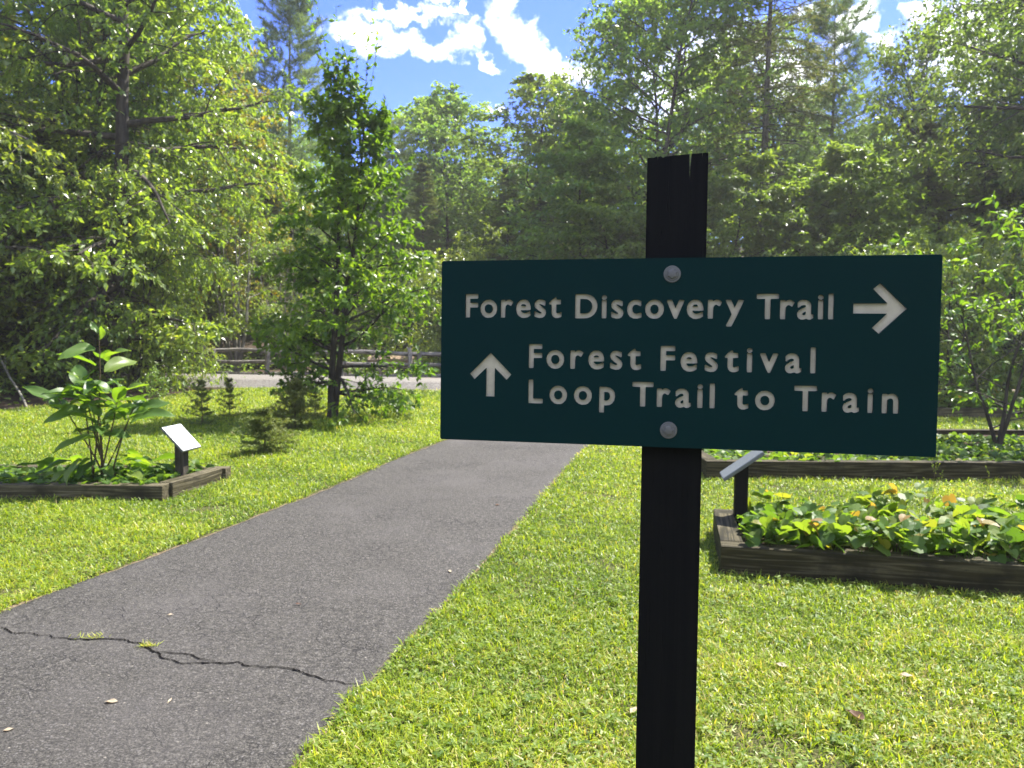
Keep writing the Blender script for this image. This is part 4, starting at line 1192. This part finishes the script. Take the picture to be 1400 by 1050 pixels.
def build_trees():
    r = random.Random(3)
    # the young tree standing alone on the lawn
    yt = broadleaf('young_tree', 21, 7.45, 1.2, base=0.075, n1=58, n2=8, n3=4, nl=9, leaf=0.125, lw=0.55, trunk_r=0.066, prof='young', elev=(0.02, 1.05), droop=0.16,
                   lmat='leaf_dark', bmat='bark_dark', stems=2, stem_spread=0.07, wander=0.03, shape='diamond', leaf_droop=0.3, spire=7, topped=0.82, lean=0.07, side=(0.3, 0.12))
    place(yt, tuple(at(455, 571)), 1.0, 0.0, 'young dark green tree standing alone on the lawn beside the path', 'tree')

    big = broadleaf('broadleaf_tree', 31, 15, 4.2, base=0.13, n1=36, n2=10, n3=6, nl=18, leaf=0.165, lw=0.52, trunk_r=0.17, prof='round', elev=(-0.12, 0.7), droop=0.22, lmat='leaf_light', bmat='bark', flat=0.22)
    loose = broadleaf('broadleaf_tree', 32, 14, 3.0, base=0.16, n1=50, n2=10, n3=5, nl=13, leaf=0.16, lw=0.55, trunk_r=0.13, prof='column', elev=(0.1, 0.9), droop=0.2, lmat='leaf_mid', bmat='bark_dark')
    wide = broadleaf('broadleaf_tree', 33, 14, 4.6, base=0.3, n1=46, n2=11, n3=5, nl=13, leaf=0.16, lw=0.55, trunk_r=0.19, prof='vase', elev=(0.05, 0.9), droop=0.2, lmat='leaf_mid', bmat='bark_dark')
    gold = broadleaf('broadleaf_tree', 34, 10, 2.6, base=0.25, n1=36, n2=10, n3=5, nl=11, leaf=0.16, lw=0.6, trunk_r=0.11, prof='round', elev=(0.1, 0.9), droop=0.2, lmat='leaf_gold', bmat='bark')
    under = broadleaf('understorey_tree', 35, 5.5, 2.6, base=0.03, n1=34, n2=9, n3=5, nl=10, leaf=0.125, lw=0.5, trunk_r=0.06, prof='round', elev=(0.0, 0.7), droop=0.4, lmat='leaf_light', bmat='bark_dark', stems=3, stem_spread=0.25)
    sap = broadleaf('sapling', 36, 6.5, 1.5, base=0.1, n1=40, n2=9, n3=4, nl=11, leaf=0.14, lw=0.5, trunk_r=0.05, prof='column', elev=(0.1, 0.8), droop=0.25, lmat='leaf_mid', bmat='bark_dark')
    multi = broadleaf('multi_stemmed_shrub', 37, 6.0, 2.1, base=0.30, n1=36, n2=7, n3=4, nl=7, leaf=0.11, lw=0.5, trunk_r=0.055, prof='vase', elev=(0.2, 0.8), droop=0.3, lmat='leaf_light', bmat='bark_pale', stems=7, stem_spread=0.38)
    pine = conifer('pine_tree', 41, 16, 3.7, base=0.12, whorls=20, per=5, n2=9, nt=6, nn=13, needle=0.26, nw=0.020, trunk_r=0.17, elev=(-0.1, 0.65), droop=-0.03, lmat='needle', bmat='bark', prof='pine')
    hem = conifer('hemlock_tree', 42, 18, 3.2, base=0.05, whorls=40, per=6, n2=10, nt=3, nn=14, needle=0.16, nw=0.03, trunk_r=0.2, elev=(-0.25, 0.35), droop=0.14, lmat='needle_dark', bmat='bark_dark', prof='cone', tuft='flat')
    hemb = conifer('hemlock_tree', 43, 19, 2.9, base=0.18, whorls=30, per=6, n2=9, nt=3, nn=12, needle=0.17, nw=0.03, trunk_r=0.2, elev=(-0.25, 0.3), droop=0.14, lmat='needle_dark', bmat='bark', prof='col', tuft='flat', bare=0.35)
    tree = 'tree'; GL, GC, GR = 'trees along the left forest edge', 'trees beyond the road', 'trees along the right forest edge'
    def put(p, H0, x, d, H, lab, cat, grp, rz=None, sxy=None):
        s = H / H0; place(p, T(x, d), s, r.uniform(0, 6.28) if rz is None else rz, lab, cat, grp, None if sxy is None else s * sxy)
    # left edge
    bare = broadleaf('broadleaf_tree', 44, 15.5, 3.6, base=0.13, n1=38, n2=10, n3=6, nl=17, leaf=0.165, lw=0.52, trunk_r=0.24, prof='round', elev=(-0.12, 0.7), droop=0.22, lmat='leaf_light', bmat='bark_dark', flat=0.22, gap=(5.6, 8.7, 0.75, -0.1))
    put(bare, 15.5, 145, 18.8, 15.5, 'tall light green tree with a dark trunk showing through, left of the pines', tree, GL, 0.12)
    put(big, 15, -120, 16.8, 14, 'light green tree reaching in from the left border with dark limbs', tree, GL, 2.2)
    put(big, 15, 200, 24, 13.2, 'light green tree at the right end of the left forest edge', tree, GL, 4.0, 0.66)
    put(big, 15, 40, 21, 15, 'light green tree deep between the two left trunks', tree, GL, 5.1)
    put(loose, 14, 104, 20.8, 15, 'slim mid green tree with a thin dark trunk in the left woods', tree, GL, 1.0, 0.8)
    put(loose, 14, 55, 31, 18, 'tall mid green tree filling the sky high on the left', tree, GL, 0.9, 1.2)
    put(loose, 14, -70, 30, 18, 'tall tree at the top left corner behind the dark limbs', tree, GL, 2.9, 1.3)
    put(loose, 14, 185, 33, 15.5, 'mid green tree behind the dark left trunk', tree, GL, 4.9, 1.1)
    put(gold, 10, 300, 28, 10.8, 'yellow and orange tinged tree in front of the left pines', tree, GL, 0.3, 0.8)
    put(gold, 10, 352, 33, 9.0, 'smaller yellowing tree low beside the pine trunk', tree, GL, 2.3)
    put(under, 5.5, 12, 24.0, 5.2, 'drooping leafy understorey tree at the far left of the lawn', tree, GL, 0.2)
    put(under, 5.5, 105, 25.0, 5.8, 'drooping understorey tree behind the big-leaved plant', tree, GL, 1.5)
    put(under, 5.5, 185, 19.2, 6.2, 'pale green understorey tree right of the dark forest gap', tree, GL, 3.1, 0.66)
    put(under, 5.5, 218, 20.0, 4.3, 'rounded bush at the corner of the woods by the road', 'bush', GL, 4.4, 0.55)
    put(under, 5.5, 60, 21.5, 7.0, 'shaded understorey tree inside the dark forest gap', tree, GL, 2.7)
    put(hem, 18, 62, 19.8, 7.0, 'added dense dark evergreen that deepens the shade in the gap under the left trees', 'evergreen', GL, 3.0, 1.5)  # this and the next two evergreens are added to darken the shaded gap
    put(hem, 18, -8, 18.6, 6.5, 'added dense dark evergreen deepening the shade at the far left under the overhanging boughs', 'evergreen', GL, 5.0, 1.5)
    put(hem, 18, 128, 21.5, 7.0, 'added dense dark evergreen deepening the shade beside the pale understorey tree', 'evergreen', GL, 1.6, 1.4)
    put(hem, 18, -10, 24, 15, 'dark evergreen in the shade behind the left trees', 'evergreen', GL, 1.1)
    put(hem, 18, 130, 27, 15, 'dark evergreen behind the left trunks', 'evergreen', GL, 2.0)
    put(hem, 18, 215, 29, 12, 'dark evergreen behind the corner bush', 'evergreen', GL, 0.4)
    put(multi, 6, 322, 25.6, 6.2, 'multi-stemmed pale barked shrub behind the left stretch of fence', 'shrub', GC, 0.5)
    put(multi, 6, 395, 26.6, 5.2, 'pale stemmed shrub behind the fence beside the young tree', 'shrub', GC, 2.5)
    # beyond the road
    put(pine, 16, 403, 34, 16.6, 'tall feathery pine against the sky left of the young tree', 'pine tree', GC, 0.0, 0.9)
    put(pine, 16, 322, 37, 14.8, 'pine half hidden behind the yellowing tree', 'pine tree', GC, 1.9)
    put(pine, 16, 535, 40, 12.6, 'pine top showing just right of the young tree', 'pine tree', GC, 2.9)
    put(loose, 14, 622, 42, 14.6, 'pale green tree, left of the two forming the notch under the sky', tree, GC, 2.0, 1.15)
    put(loose, 14, 672, 47, 15.4, 'slim pale tree just right of the notch tree', tree, GC, 3.6, 1.55)
    put(loose, 14, 722, 42, 14.2, 'mid green tree under the small cloud', tree, GC, 5.0, 1.5)
    put(big, 15, 768, 44, 13.4, 'rounded tree left of the tall tree beside the sign post', tree, GC, 2.9, 0.8)
    put(hem, 18, 735, 36, 9.0, 'dark hemlock just above the sign, left of the post', 'evergreen', GC, 2.2, 1.3)
    put(hem, 18, 690, 39, 10.0, 'shaded hemlock between the notch trees', 'evergreen', GC, 0.7, 1.1)
    put(hem, 18, 580, 36, 9.6, 'dark hemlock right behind the young tree', 'evergreen', GC, 3.3, 1.2)
    put(hem, 18, 470, 36, 9.0, 'dark evergreen hidden behind the young tree', 'evergreen', GC, 4.3, 1.3)
    put(hem, 18, 375, 31, 7.0, 'dark evergreen low behind the fence shrubs', 'evergreen', GC, 5.3, 1.4)
    put(hem, 18, 285, 31, 7.5, 'dark evergreen low at the left end of the fence', 'evergreen', GC, 0.9, 1.4)
    put(under, 5.5, 645, 25, 4.9, 'bright green bush beside the top left corner of the sign', 'bush', GC, 0.8, 0.9)
    put(under, 5.5, 550, 28, 4.6, 'bright bush behind the fence right of the young tree', 'bush', GC, 2.8)
    # right edge
    put(loose, 14, 872, 27, 15.5, 'tall airy green tree rising behind the sign post', tree, GR, 0.5, 1.05)
    put(loose, 14, 930, 30, 15.5, 'tall airy green tree between the post and the bare-trunked evergreen', tree, GR, 2.4, 1.0)
    put(hemb, 19, 1037, 27, 18.5, 'tall evergreen with a bare grey trunk and drooping branches', 'evergreen', GR, 0.5)
    put(pine, 16, 1122, 29, 14.2, 'soft light green pine right of the bare-trunked evergreen', 'pine tree', GR, 2.2, 1.0)
    put(hem, 18, 1246, 38, 16.8, 'pointed dark spruce top against the sky gap', 'evergreen', GR, 1.0, 0.85)
    put(wide, 14, 1375, 22.5, 15.5, 'large dark branched tree at the right border', tree, GR, 0.4)
    put(wide, 14, 1500, 25, 15, 'large tree beyond the right border with overhanging boughs', tree, GR, 2.1)
    put(wide, 14, 1300, 29, 12.5, 'mid green tree behind the large right border tree', tree, GR, 3.3, 0.8)
    put(hem, 18, 1262, 26.5, 9.0, 'dark hemlock above the right half of the sign', 'evergreen', GR, 2.6, 1.25)
    put(hem, 18, 1330, 27.5, 8.5, 'dark hemlock low under the large right tree', 'evergreen', GR, 0.6, 1.3)
    put(hem, 18, 1420, 28, 9.5, 'dark hemlock low at the right border', 'evergreen', GR, 4.6, 1.3)
    put(sap, 6.5, 800, 27, 8.4, 'bright sapling left of the sign post', 'sapling', GR, 1.1, 1.3)
    put(sap, 6.5, 846, 25, 6.2, 'low leafy sapling against the left side of the post', 'sapling', GR, 0.2, 1.4)
    put(sap, 6.5, 992, 24, 6.8, 'leafy sapling right of the post top', 'sapling', GR, 2.2, 1.2)
    put(sap, 6.5, 1075, 25, 7.0, 'leafy sapling in front of the bare grey trunk', 'sapling', GR, 3.4, 1.3)
    put(sap, 6.5, 1150, 24, 7.4, 'greyish green sapling above the arrow end of the sign', 'sapling', GR, 4.1, 1.4)
    put(sap, 6.5, 1195, 26, 7.6, 'sapling beside the dark hemlock gap', 'sapling', GR, 5.2, 1.2)
    put(loose, 14, 985, 36, 16, 'mid green tree filling in behind the post top', tree, GR, 1.2, 1.2)
    put(wide, 14, 1090, 37, 15, 'broad tree behind the soft light green pine', tree, GR, 4.7, 0.9)
    put(big, 15, 830, 38, 14, 'rounded tree behind the tall airy trees beside the post', tree, GR, 1.7, 0.8)
    put(wide, 14, 1345, 31, 17, 'tall leafy tree right behind the dark branched one', tree, GR, 0.2, 0.95)
    put(wide, 14, 1440, 34, 17, 'tall tree filling the top right corner behind the dark branched one', tree, GR, 5.4, 0.9)
    put(loose, 14, 1180, 33, 10.5, 'light tree between the soft pine and the spruce', tree, GR, 5.5, 1.1)
    put(under, 5.5, 1295, 15.8, 3.9, 'sunlit leafy bush at the right corner of the sign', 'bush', GR, 1.7, 0.8)
    put(under, 5.5, 1395, 17.5, 4.0, 'sunlit bush behind the tall bed shrub', 'bush', GR, 3.9)
    put(under, 5.5, 1480, 16.5, 4.6, 'leafy bush beyond the right border', 'bush', GR, 0.9)
    put(under, 5.5, 1230, 19, 4.2, 'leafy bush hidden behind the arrow end of the sign', 'bush', GR, 2.9)
    # tall shrub in the raised bed
    sh = broadleaf('tall_shrub', 38, 2.75, 1.15, base=0.14, n1=26, n2=5, n3=3, nl=6, leaf=0.10, lw=0.48, trunk_r=0.026, prof='round', elev=(0.25, 0.9), droop=0.18, lmat='bigleaf', bmat='bark_dark', stems=3, stem_spread=0.22, shape='oval', leaf_droop=0.2)
    b = far(1372, 9.4); place(sh, (b[0], b[1], 0.1), 1.0, 0.4, 'tall leafy shrub growing in the long right raised bed', 'shrub')
    # small planted evergreens and seedlings on the lawn
    sp = conifer('small_spruce', 51, 0.55, 0.30, base=0.06, whorls=8, per=6, n2=8, nt=2, nn=11, irr=0.45, needle=0.032, nw=0.0062, trunk_r=0.012, elev=(0.05, 0.9), droop=0.02, lmat='needle_young', bmat='stem', n3=2)
    sps = conifer('small_spruce', 52, 0.8, 0.36, base=0.03, whorls=7, per=5, n2=6, nt=2, nn=9, irr=0.45, needle=0.034, nw=0.006, trunk_r=0.012, elev=(0.1, 0.8), droop=0.0, lmat='needle_dark', bmat='stem', n3=2)
    GS = 'young evergreens planted on the lawn'
    for p, H0, x, y, H, w, lab in [(sp, .55, 360, 621, .55, 1.3, 'small bushy spruce on the lawn, nearest to the path edge'), (sps, .8, 274, 582, .75, 1.0, 'sparse little spruce with separate whorls right above the panel'),
                              (sps, .8, 312, 571, .72, 0.8, 'narrow dark little spruce beside the sparse one'), (sp, .55, 402, 587, .74, .95, 'small spruce just left of the young tree'),
                              (sps, .8, 430, 570, .55, 1.1, 'tiny spruce tucked under the left of the young tree')]:
        put(p, H0, *((x, at(x, y)[1])), H, lab, 'spruce', GS, None, w)
    bu = broadleaf('seedling_shrub', 39, 0.75, 0.36, base=0.08, n1=18, n2=4, n3=3, nl=5, leaf=0.055, lw=0.5, trunk_r=0.01, prof='round', elev=(0.3, 1.0), droop=0.1, lmat='leaf_mid', bmat='stem', stems=3, stem_spread=0.3)
    GB = 'seedling shrubs on the lawn'
    for x, y, H, lab in [(206, 571, .72, 'small round shrub on the lawn behind the big-leaved plant'), (536, 559, .42, 'thin seedling on the lawn right of the young tree'), (580, 545, .30, 'tiny tuft-like seedling near the road by the sign edge')]:
        put(bu, .75, x, at(x, y)[1], H, lab, 'shrub', GB, None, 0.7)


build_trees()


def far_forest():
    """the wood closing the view behind everything: one mass"""
    rng = np.random.default_rng(90); V, Fs, Ts, off = [], [], [], 0
    for k in range(140):
        bear = math.radians(rng.uniform(-58, 58) if k < 95 else rng.uniform(62, 298)); d = rng.uniform(44, 80) if k < 95 else rng.uniform(16, 34); x, y = math.sin(bear) * d, math.cos(bear) * d
        rise = np.clip((y - 38) / 70, 0, 1); z0 = rise * rise * (3 - 2 * rise) * 13 + np.clip((abs(x) - 30) / 60, 0, 1) ** 1.5 * 10
        cx = math.degrees(bear); H = rng.uniform(8.5, 11) if -14 < cx < 6 else rng.uniform(11, 15)
        H = min(H, 1.5 + (255 / 1040) * y * (1.0 if -14 < cx < 6 else 1.5) - z0); H = max(H, 4)
        if k >= 95: H = rng.uniform(9, 14); z0 = 0.0  # unseen ring of trees behind the camera, added to dim and warm the light
        n = 4200 if k < 95 else 2600; u = rng.random(n) ** 0.8; az = rng.uniform(0, 6.28, n); R_ = (1.2 + 0.17 * H) * np.sqrt(np.clip(1 - (1.5 * u - 0.6) ** 2 / 0.95, 0.04, 1)) * np.sqrt(rng.random(n))
        lump = 1 + 0.28 * np.sin(az * 3 + u * 9 + k) * np.sin(u * 14 + k)
        pos = np.column_stack([x + np.cos(az) * R_ * lump, y + np.sin(az) * R_ * lump, z0 + 0.2 + u * H])
        ax = rng.normal(0, 1, (n, 3)); ax[:, 2] -= 0.5; nr = np.array([0, 0, 1.0]) + rng.normal(0, 0.5, (n, 3)); L = rng.uniform(0.2, 0.42, n)
        v, f, nb = leaves(pos, ax, nr, L, L * 0.6, 'diamond'); V.append(v); Fs += [q + off for q in f]; off += len(v)
        Ts.append(np.repeat(np.clip(0.4 + rng.normal(0, 0.12) + rng.normal(0, 0.2, n), 0, 1), nb))
    o = link('forest', mesh_np('forest', np.vstack(V), Fs, np.concatenate(Ts)), MT['leaf_mid'])
    tag(o, 'mass of far woodland closing the view behind the nearer trees, with unseen trees added behind the camera to dim the light', 'woodland', kind='stuff')


far_forest()


def forest_undergrowth():
    """low leaves and ferns along the shaded edge of the woods"""
    rng = np.random.default_rng(91); n = 60000
    P = np.column_stack([rng.uniform(-26, 26, n), rng.uniform(13, 40, n)])
    fe = forest_edge(P[:, 0], P[:, 1]); P = P[(fe > 0.5) & ((P[:, 1] < road_y(P[:, 0]) - 0.4) | (P[:, 1] > road_y(P[:, 0]) + 2.2)) & (fnoise(P[:, 0] * .8, P[:, 1] * .8, 92) > rng.uniform(-1.2, 0.8, len(P)))]
    N = len(P); z = rng.uniform(0.05, 0.6, N) ** 1.3; az = rng.uniform(0, 6.28, N); el = rng.normal(0, 0.4, N)
    ax = np.column_stack([np.cos(az) * np.cos(el), np.sin(az) * np.cos(el), np.sin(el)]); L = rng.uniform(0.07, 0.18, N)
    me = leaf_mesh('undergrowth', [(np.column_stack([P, z]), ax, np.array([0, 0, 1.0]) + rng.normal(0, 0.4, (N, 3)), L, L * 0.5, 'diamond', np.clip(rng.normal(0.45, 0.25, N), 0, 1), None)])
    tag(link('undergrowth', me, MT['leaf_mid']), 'low leafy undergrowth on the forest floor along the edge of the woods', 'undergrowth', kind='stuff')


forest_undergrowth()


# ------------------------------------------------------------------ split rail fence, logs, dead wood
def bar(name, p0, p1, w, h, mat, parent, seed, roll=0.0):
    """a rough split bar of wood, long axis on local x"""
    rg = random.Random(seed); p0, p1 = Vector(p0), Vector(p1); d = p1 - p0; L = d.length; n, S = 9, 7
    bm = bmesh.new(); rings = []
    ang = [2 * math.pi * k / S + rg.uniform(-0.25, 0.25) for k in range(S)]; rad = [rg.uniform(0.8, 1.15) for _ in range(S)]
    for i in range(n):
        x = L * i / (n - 1); oy, oz = 0.012 * math.sin(i * 1.3 + seed), 0.014 * math.sin(i * 0.9 + seed * 2); tp = 0.82 if i in (0, n - 1) else 1.0
        rings.append([bm.verts.new((x, oy + tp * w / 2 * rad[k] * math.cos(ang[k]) * rg.uniform(0.95, 1.05), oz + tp * h / 2 * rad[k] * math.sin(ang[k]) * rg.uniform(0.95, 1.05))) for k in range(S)])
    for A, B in zip(rings, rings[1:]):
        for k in range(S): bm.faces.new((A[k], A[(k + 1) % S], B[(k + 1) % S], B[k]))
    bm.faces.new(rings[0][::-1]); bm.faces.new(rings[-1])
    bmesh.ops.recalc_face_normals(bm, faces=bm.faces)
    o = link(name, bm_mesh(name, bm), mat, parent)
    o.matrix_local = Matrix.Translation(p0) @ d.to_track_quat('X', 'Z').to_matrix().to_4x4() @ Matrix.Rotation(roll, 4, 'X')
    return o


def build_fence():
    y0 = lambda x: road_y(x) + 2.7
    root = empty('split_rail_fence', (-2.8, y0(-2.8), 0), 0, 'weathered grey split rail fence along the far side of the road', 'fence')
    ox, oy = -2.8, float(y0(-2.8)); xs = [-13.6, -11.4, -9.3, -7.4, -5.1, -2.85, -0.6, 1.7, 4.0, 6.4]
    for k, x in enumerate(xs):
        y = float(y0(x)); hgt = 1.12 + 0.08 * math.sin(k * 2.3)
        for dx, dy in (((-0.15, -0.08), (0.14, -0.06)) if k in (2, 5, 8) else ((0, -0.08),)):
            bar('post', (x + dx - ox, y + dy - oy, -0.15), (x + dx - ox + 0.03 * math.sin(k), y + dy - oy, hgt - 0.1 * (dx > 0)), 0.17, 0.15, MT['rail'], root, k * 3 + int(dx * 10))
    for k in range(len(xs) - 1):
        for j, z in enumerate((0.20, 0.54, 0.88)):
            e = 0.14; xa, xb = xs[k] - e, xs[k + 1] + e; sg = 0.05 if (k % 2) else 0.16
            bar('rail', (xa - ox, float(y0(xa)) - oy + sg, z + 0.03 * math.sin(k * 3 + j)), (xb - ox, float(y0(xb)) - oy + sg, z + 0.03 * math.cos(k * 2 + j)), 0.11, 0.12, MT['rail'], root, 100 + k * 5 + j)


build_fence()


def build_logs():
    y = float(road_y(-3.9)) + 5.2
    for dx, nm in ((-0.25, 'a'), (0.35, 'b')):
        pass
    for (x, dy, z, r_, lab, m) in [(-4.35, 0.0, 0.18, 0.19, 'dark log on the ground, left support of the tan log', 'bark_dark'), (-3.55, 0.0, 0.18, 0.18, 'dark log on the ground, right support of the tan log', 'bark_dark')]:
        root = empty('log', (x, y + dy, 0), 0, lab, 'log', 'logs behind the fence')
        bar('trunk_section', (0, -0.9, z), (0, 0.9, z), r_ * 2, r_ * 2, MT[m], root, int(x * 10))
    root = empty('log', (-3.95, y, 0.36), 0, 'tan peeled log resting on two dark logs behind the fence', 'log', 'logs behind the fence')
    bar('trunk_section', (-0.75, -0.25, 0.2), (0.75, -0.2, 0.21), 0.36, 0.36, MT['log_end'], root, 5)
    root = empty('fallen_branch', (-10.9, 16.0, 0), 0, 'dead pale branch leaning out of the dark woods at the far left', 'branch')
    p0 = at(38, 558); root.location = (p0[0], p0[1], 0)
    e = far(-6, 17.6); e[2] = 0.95
    bar('limb', (0, 0, 0.0), tuple(e - np.array([p0[0], p0[1], 0])), 0.05, 0.05, MT['bark_pale'], root, 9)
    q = (e - np.array([p0[0], p0[1], 0])) * 0.6
    bar('twig', tuple(q), tuple(q + np.array([-0.25, 0.3, 0.35])), 0.022, 0.022, MT['bark_pale'], root, 10)


build_logs()


# ------------------------------------------------------------------ small things on the path and the grass
def fallen_leaf(px, py, size, tone, lab, seed, z=None, curl=0.35, group='fallen leaves on the path', asp=0.5):
    rng = np.random.default_rng(seed); p = at(px, py); zz = path_z(p[:2]) + 0.004 if z is None else z
    nx, ny = 9, 5; V, Fq = [], []; az = rng.uniform(0, 6.28)
    for i in range(nx):
        t = i / (nx - 1); w = size * asp * math.sin(math.pi * min(1, 0.03 + 0.97 * t)) ** 0.7
        for j in range(ny):
            s = j / (ny - 1) - 0.5
            x = size * (t - 0.5); yv = s * w; h = abs(s) * w * 0.7 * (0.4 + curl) + curl * size * 0.5 * (t - 0.45) ** 2 + 0.05 * size * math.sin(7 * t + s * 4 + seed)
            V.append((x * math.cos(az) - yv * math.sin(az), x * math.sin(az) + yv * math.cos(az), max(0.001, h)))
    for i in range(nx - 1):
        for j in range(ny - 1): a = i * ny + j; Fq.append((a, a + 1, a + ny + 1, a + ny))
    o = link('fallen_leaf', mesh_np('fallen_leaf', np.array(V), [np.array(Fq)], np.full(len(V), tone), smooth=True), MT['dry_leaf'])
    o.location = (p[0], p[1], zz); tag(o, lab, 'leaf', group)


fallen_leaf(152, 967, 0.05, 0.85, 'small tan leaf on the asphalt in front of the crack, left', 1)
fallen_leaf(232, 965, 0.045, 0.9, 'narrow straw-coloured leaf right of the tan one on the asphalt', 2, asp=0.18)
fallen_leaf(12, 1006, 0.035, 0.8, 'tiny yellowish leaf at the left corner of the path', 3)
fallen_leaf(408, 831, 0.04, 0.0, 'small dark leaf in the middle of the path beyond the crack', 4, asp=0.35)
fallen_leaf(615, 784, 0.04, 0.95, 'pale leaf near the right edge of the path', 5)
fallen_leaf(233, 846, 0.03, 0.9, 'pale speck of a leaf beyond the crack near the left grass', 6)
fallen_leaf(680, 693, 0.05, 0.05, 'dark leaf speck far along the path', 7)
fallen_leaf(1168, 990, 0.085, 0.12, 'curled reddish brown leaf on the grass right of the post', 8, 0.03, 0.8, 'fallen leaves on the grass')
fallen_leaf(1068, 921, 0.06, 0.95, 'pale bleached leaf on the grass near the post', 9, 0.035, 0.4, 'fallen leaves on the grass')
fallen_leaf(1240, 935, 0.06, 0.75, 'greyish leaf on the grass below the right bed', 10, 0.035, 0.3, 'fallen leaves on the grass')
fallen_leaf(868, 978, 0.06, 0.8, 'straw-coloured leaf on a bare spot left of the post', 11, 0.02, 0.3, 'fallen leaves on the grass')


def tuft(px, py, n, r_, lab, seed, L=0.06, elong=2.0):
    rng = np.random.default_rng(seed); p = at(px, py); z = path_z(p[:2])
    az = rng.uniform(0, 6.28, n); el = rng.uniform(0.05, 0.9, n); pos = np.column_stack([rng.normal(0, r_ * elong, n), rng.normal(0, r_ * 0.35, n), np.zeros(n)])
    ax = np.column_stack([np.cos(az) * np.cos(el), np.sin(az) * np.cos(el), np.sin(el)]); nr = np.array([0, 0, 1.0]) + rng.normal(0, 0.6, (n, 3))
    Ls = L * rng.uniform(0.5, 1.2, n)
    me = leaf_mesh('grass_tuft', [(pos, ax, nr, Ls, 0.004, 'diamond', np.clip(rng.normal(0.8, 0.12, n), 0, 1), None)])
    o = link('grass_tuft', me, MT['grass']); o.location = (p[0], p[1], z); tag(o, lab, 'grass tuft', 'grass tufts in the crack')


tuft(125, 876, 40, 0.03, 'straw-coloured grass tuft lying along the crack, left', 1, 0.034, 1.6)
tuft(203, 888, 70, 0.018, 'bushier green tuft growing from the crack', 2, 0.036, 1.2)


def seed_stalk(px, d, H, lab, seed, heads=9):
    rng = np.random.default_rng(seed); b = far(px, d); root = empty('weed_stalk', (b[0], b[1], 0.12), 0, lab, 'weed', 'seeding weed stalks in the nearest bed')
    P = grow(rng, np.zeros((1, 3)), np.array([[rng.normal(0, .08), rng.normal(0, .08), 1.0]]), np.array([H]), 9, 0.03)
    s, d1, t, _ = spawn(rng, P, heads, 0.5, 0.95, 0.5, 1.2); B = grow(rng, s, d1, np.full(len(s), H * 0.22), 4, 0.08, up=0.08)
    V, Fs = join([tubes(P, np.array([0.0016]), np.array([0.0008]), 4), tubes(B, np.full(len(s), 0.0009), np.full(len(s), 0.0006), 3)])
    link('stem', mesh_np('stem', V, Fs), MT['stem'], root)
    q, qa = along(rng, np.concatenate([B]), 9, 0.2, 1.0); n = len(q)
    link('seed_spray', leaf_mesh('seed_spray', [(q, qa + rng.normal(0, .5, (n, 3)), rng.normal(0, 1, (n, 3)), rng.uniform(0.008, 0.016, n), 0.007, 'diamond', rng.uniform(0.3, 0.9, n), None)]), MT['cover'], root)


seed_stalk(1283, 5.3, 0.55, 'tallest branched seed stalk above the nearest right bed', 1)
seed_stalk(1352, 5.35, 0.42, 'thin seed stalk near the right border above the bed', 2, 5)
seed_stalk(1066, 5.4, 0.50, 'bare thin stalk just right of the edge-on panel', 3, 2)


# ------------------------------------------------------------------ the bright humid air
def haze():
    bm = bmesh.new(); box_bm(bm, 330, 250, 33, (0, 60, 15.5))
    m, t = new_mat('haze_air')
    pv = t.n('ShaderNodeVolumePrincipled', i={'Color': (1.0, 0.99, 0.95, 1), 'Density': 0.0009, 'Anisotropy': 0.35})
    out = t.n('ShaderNodeOutputMaterial'); t.t.links.new(pv.outputs[0], out.inputs['Volume'])
    o = link('haze', bm_mesh('haze', bm), m); tag(o, 'thin bright haze in the air', 'haze', kind='stuff')


haze()
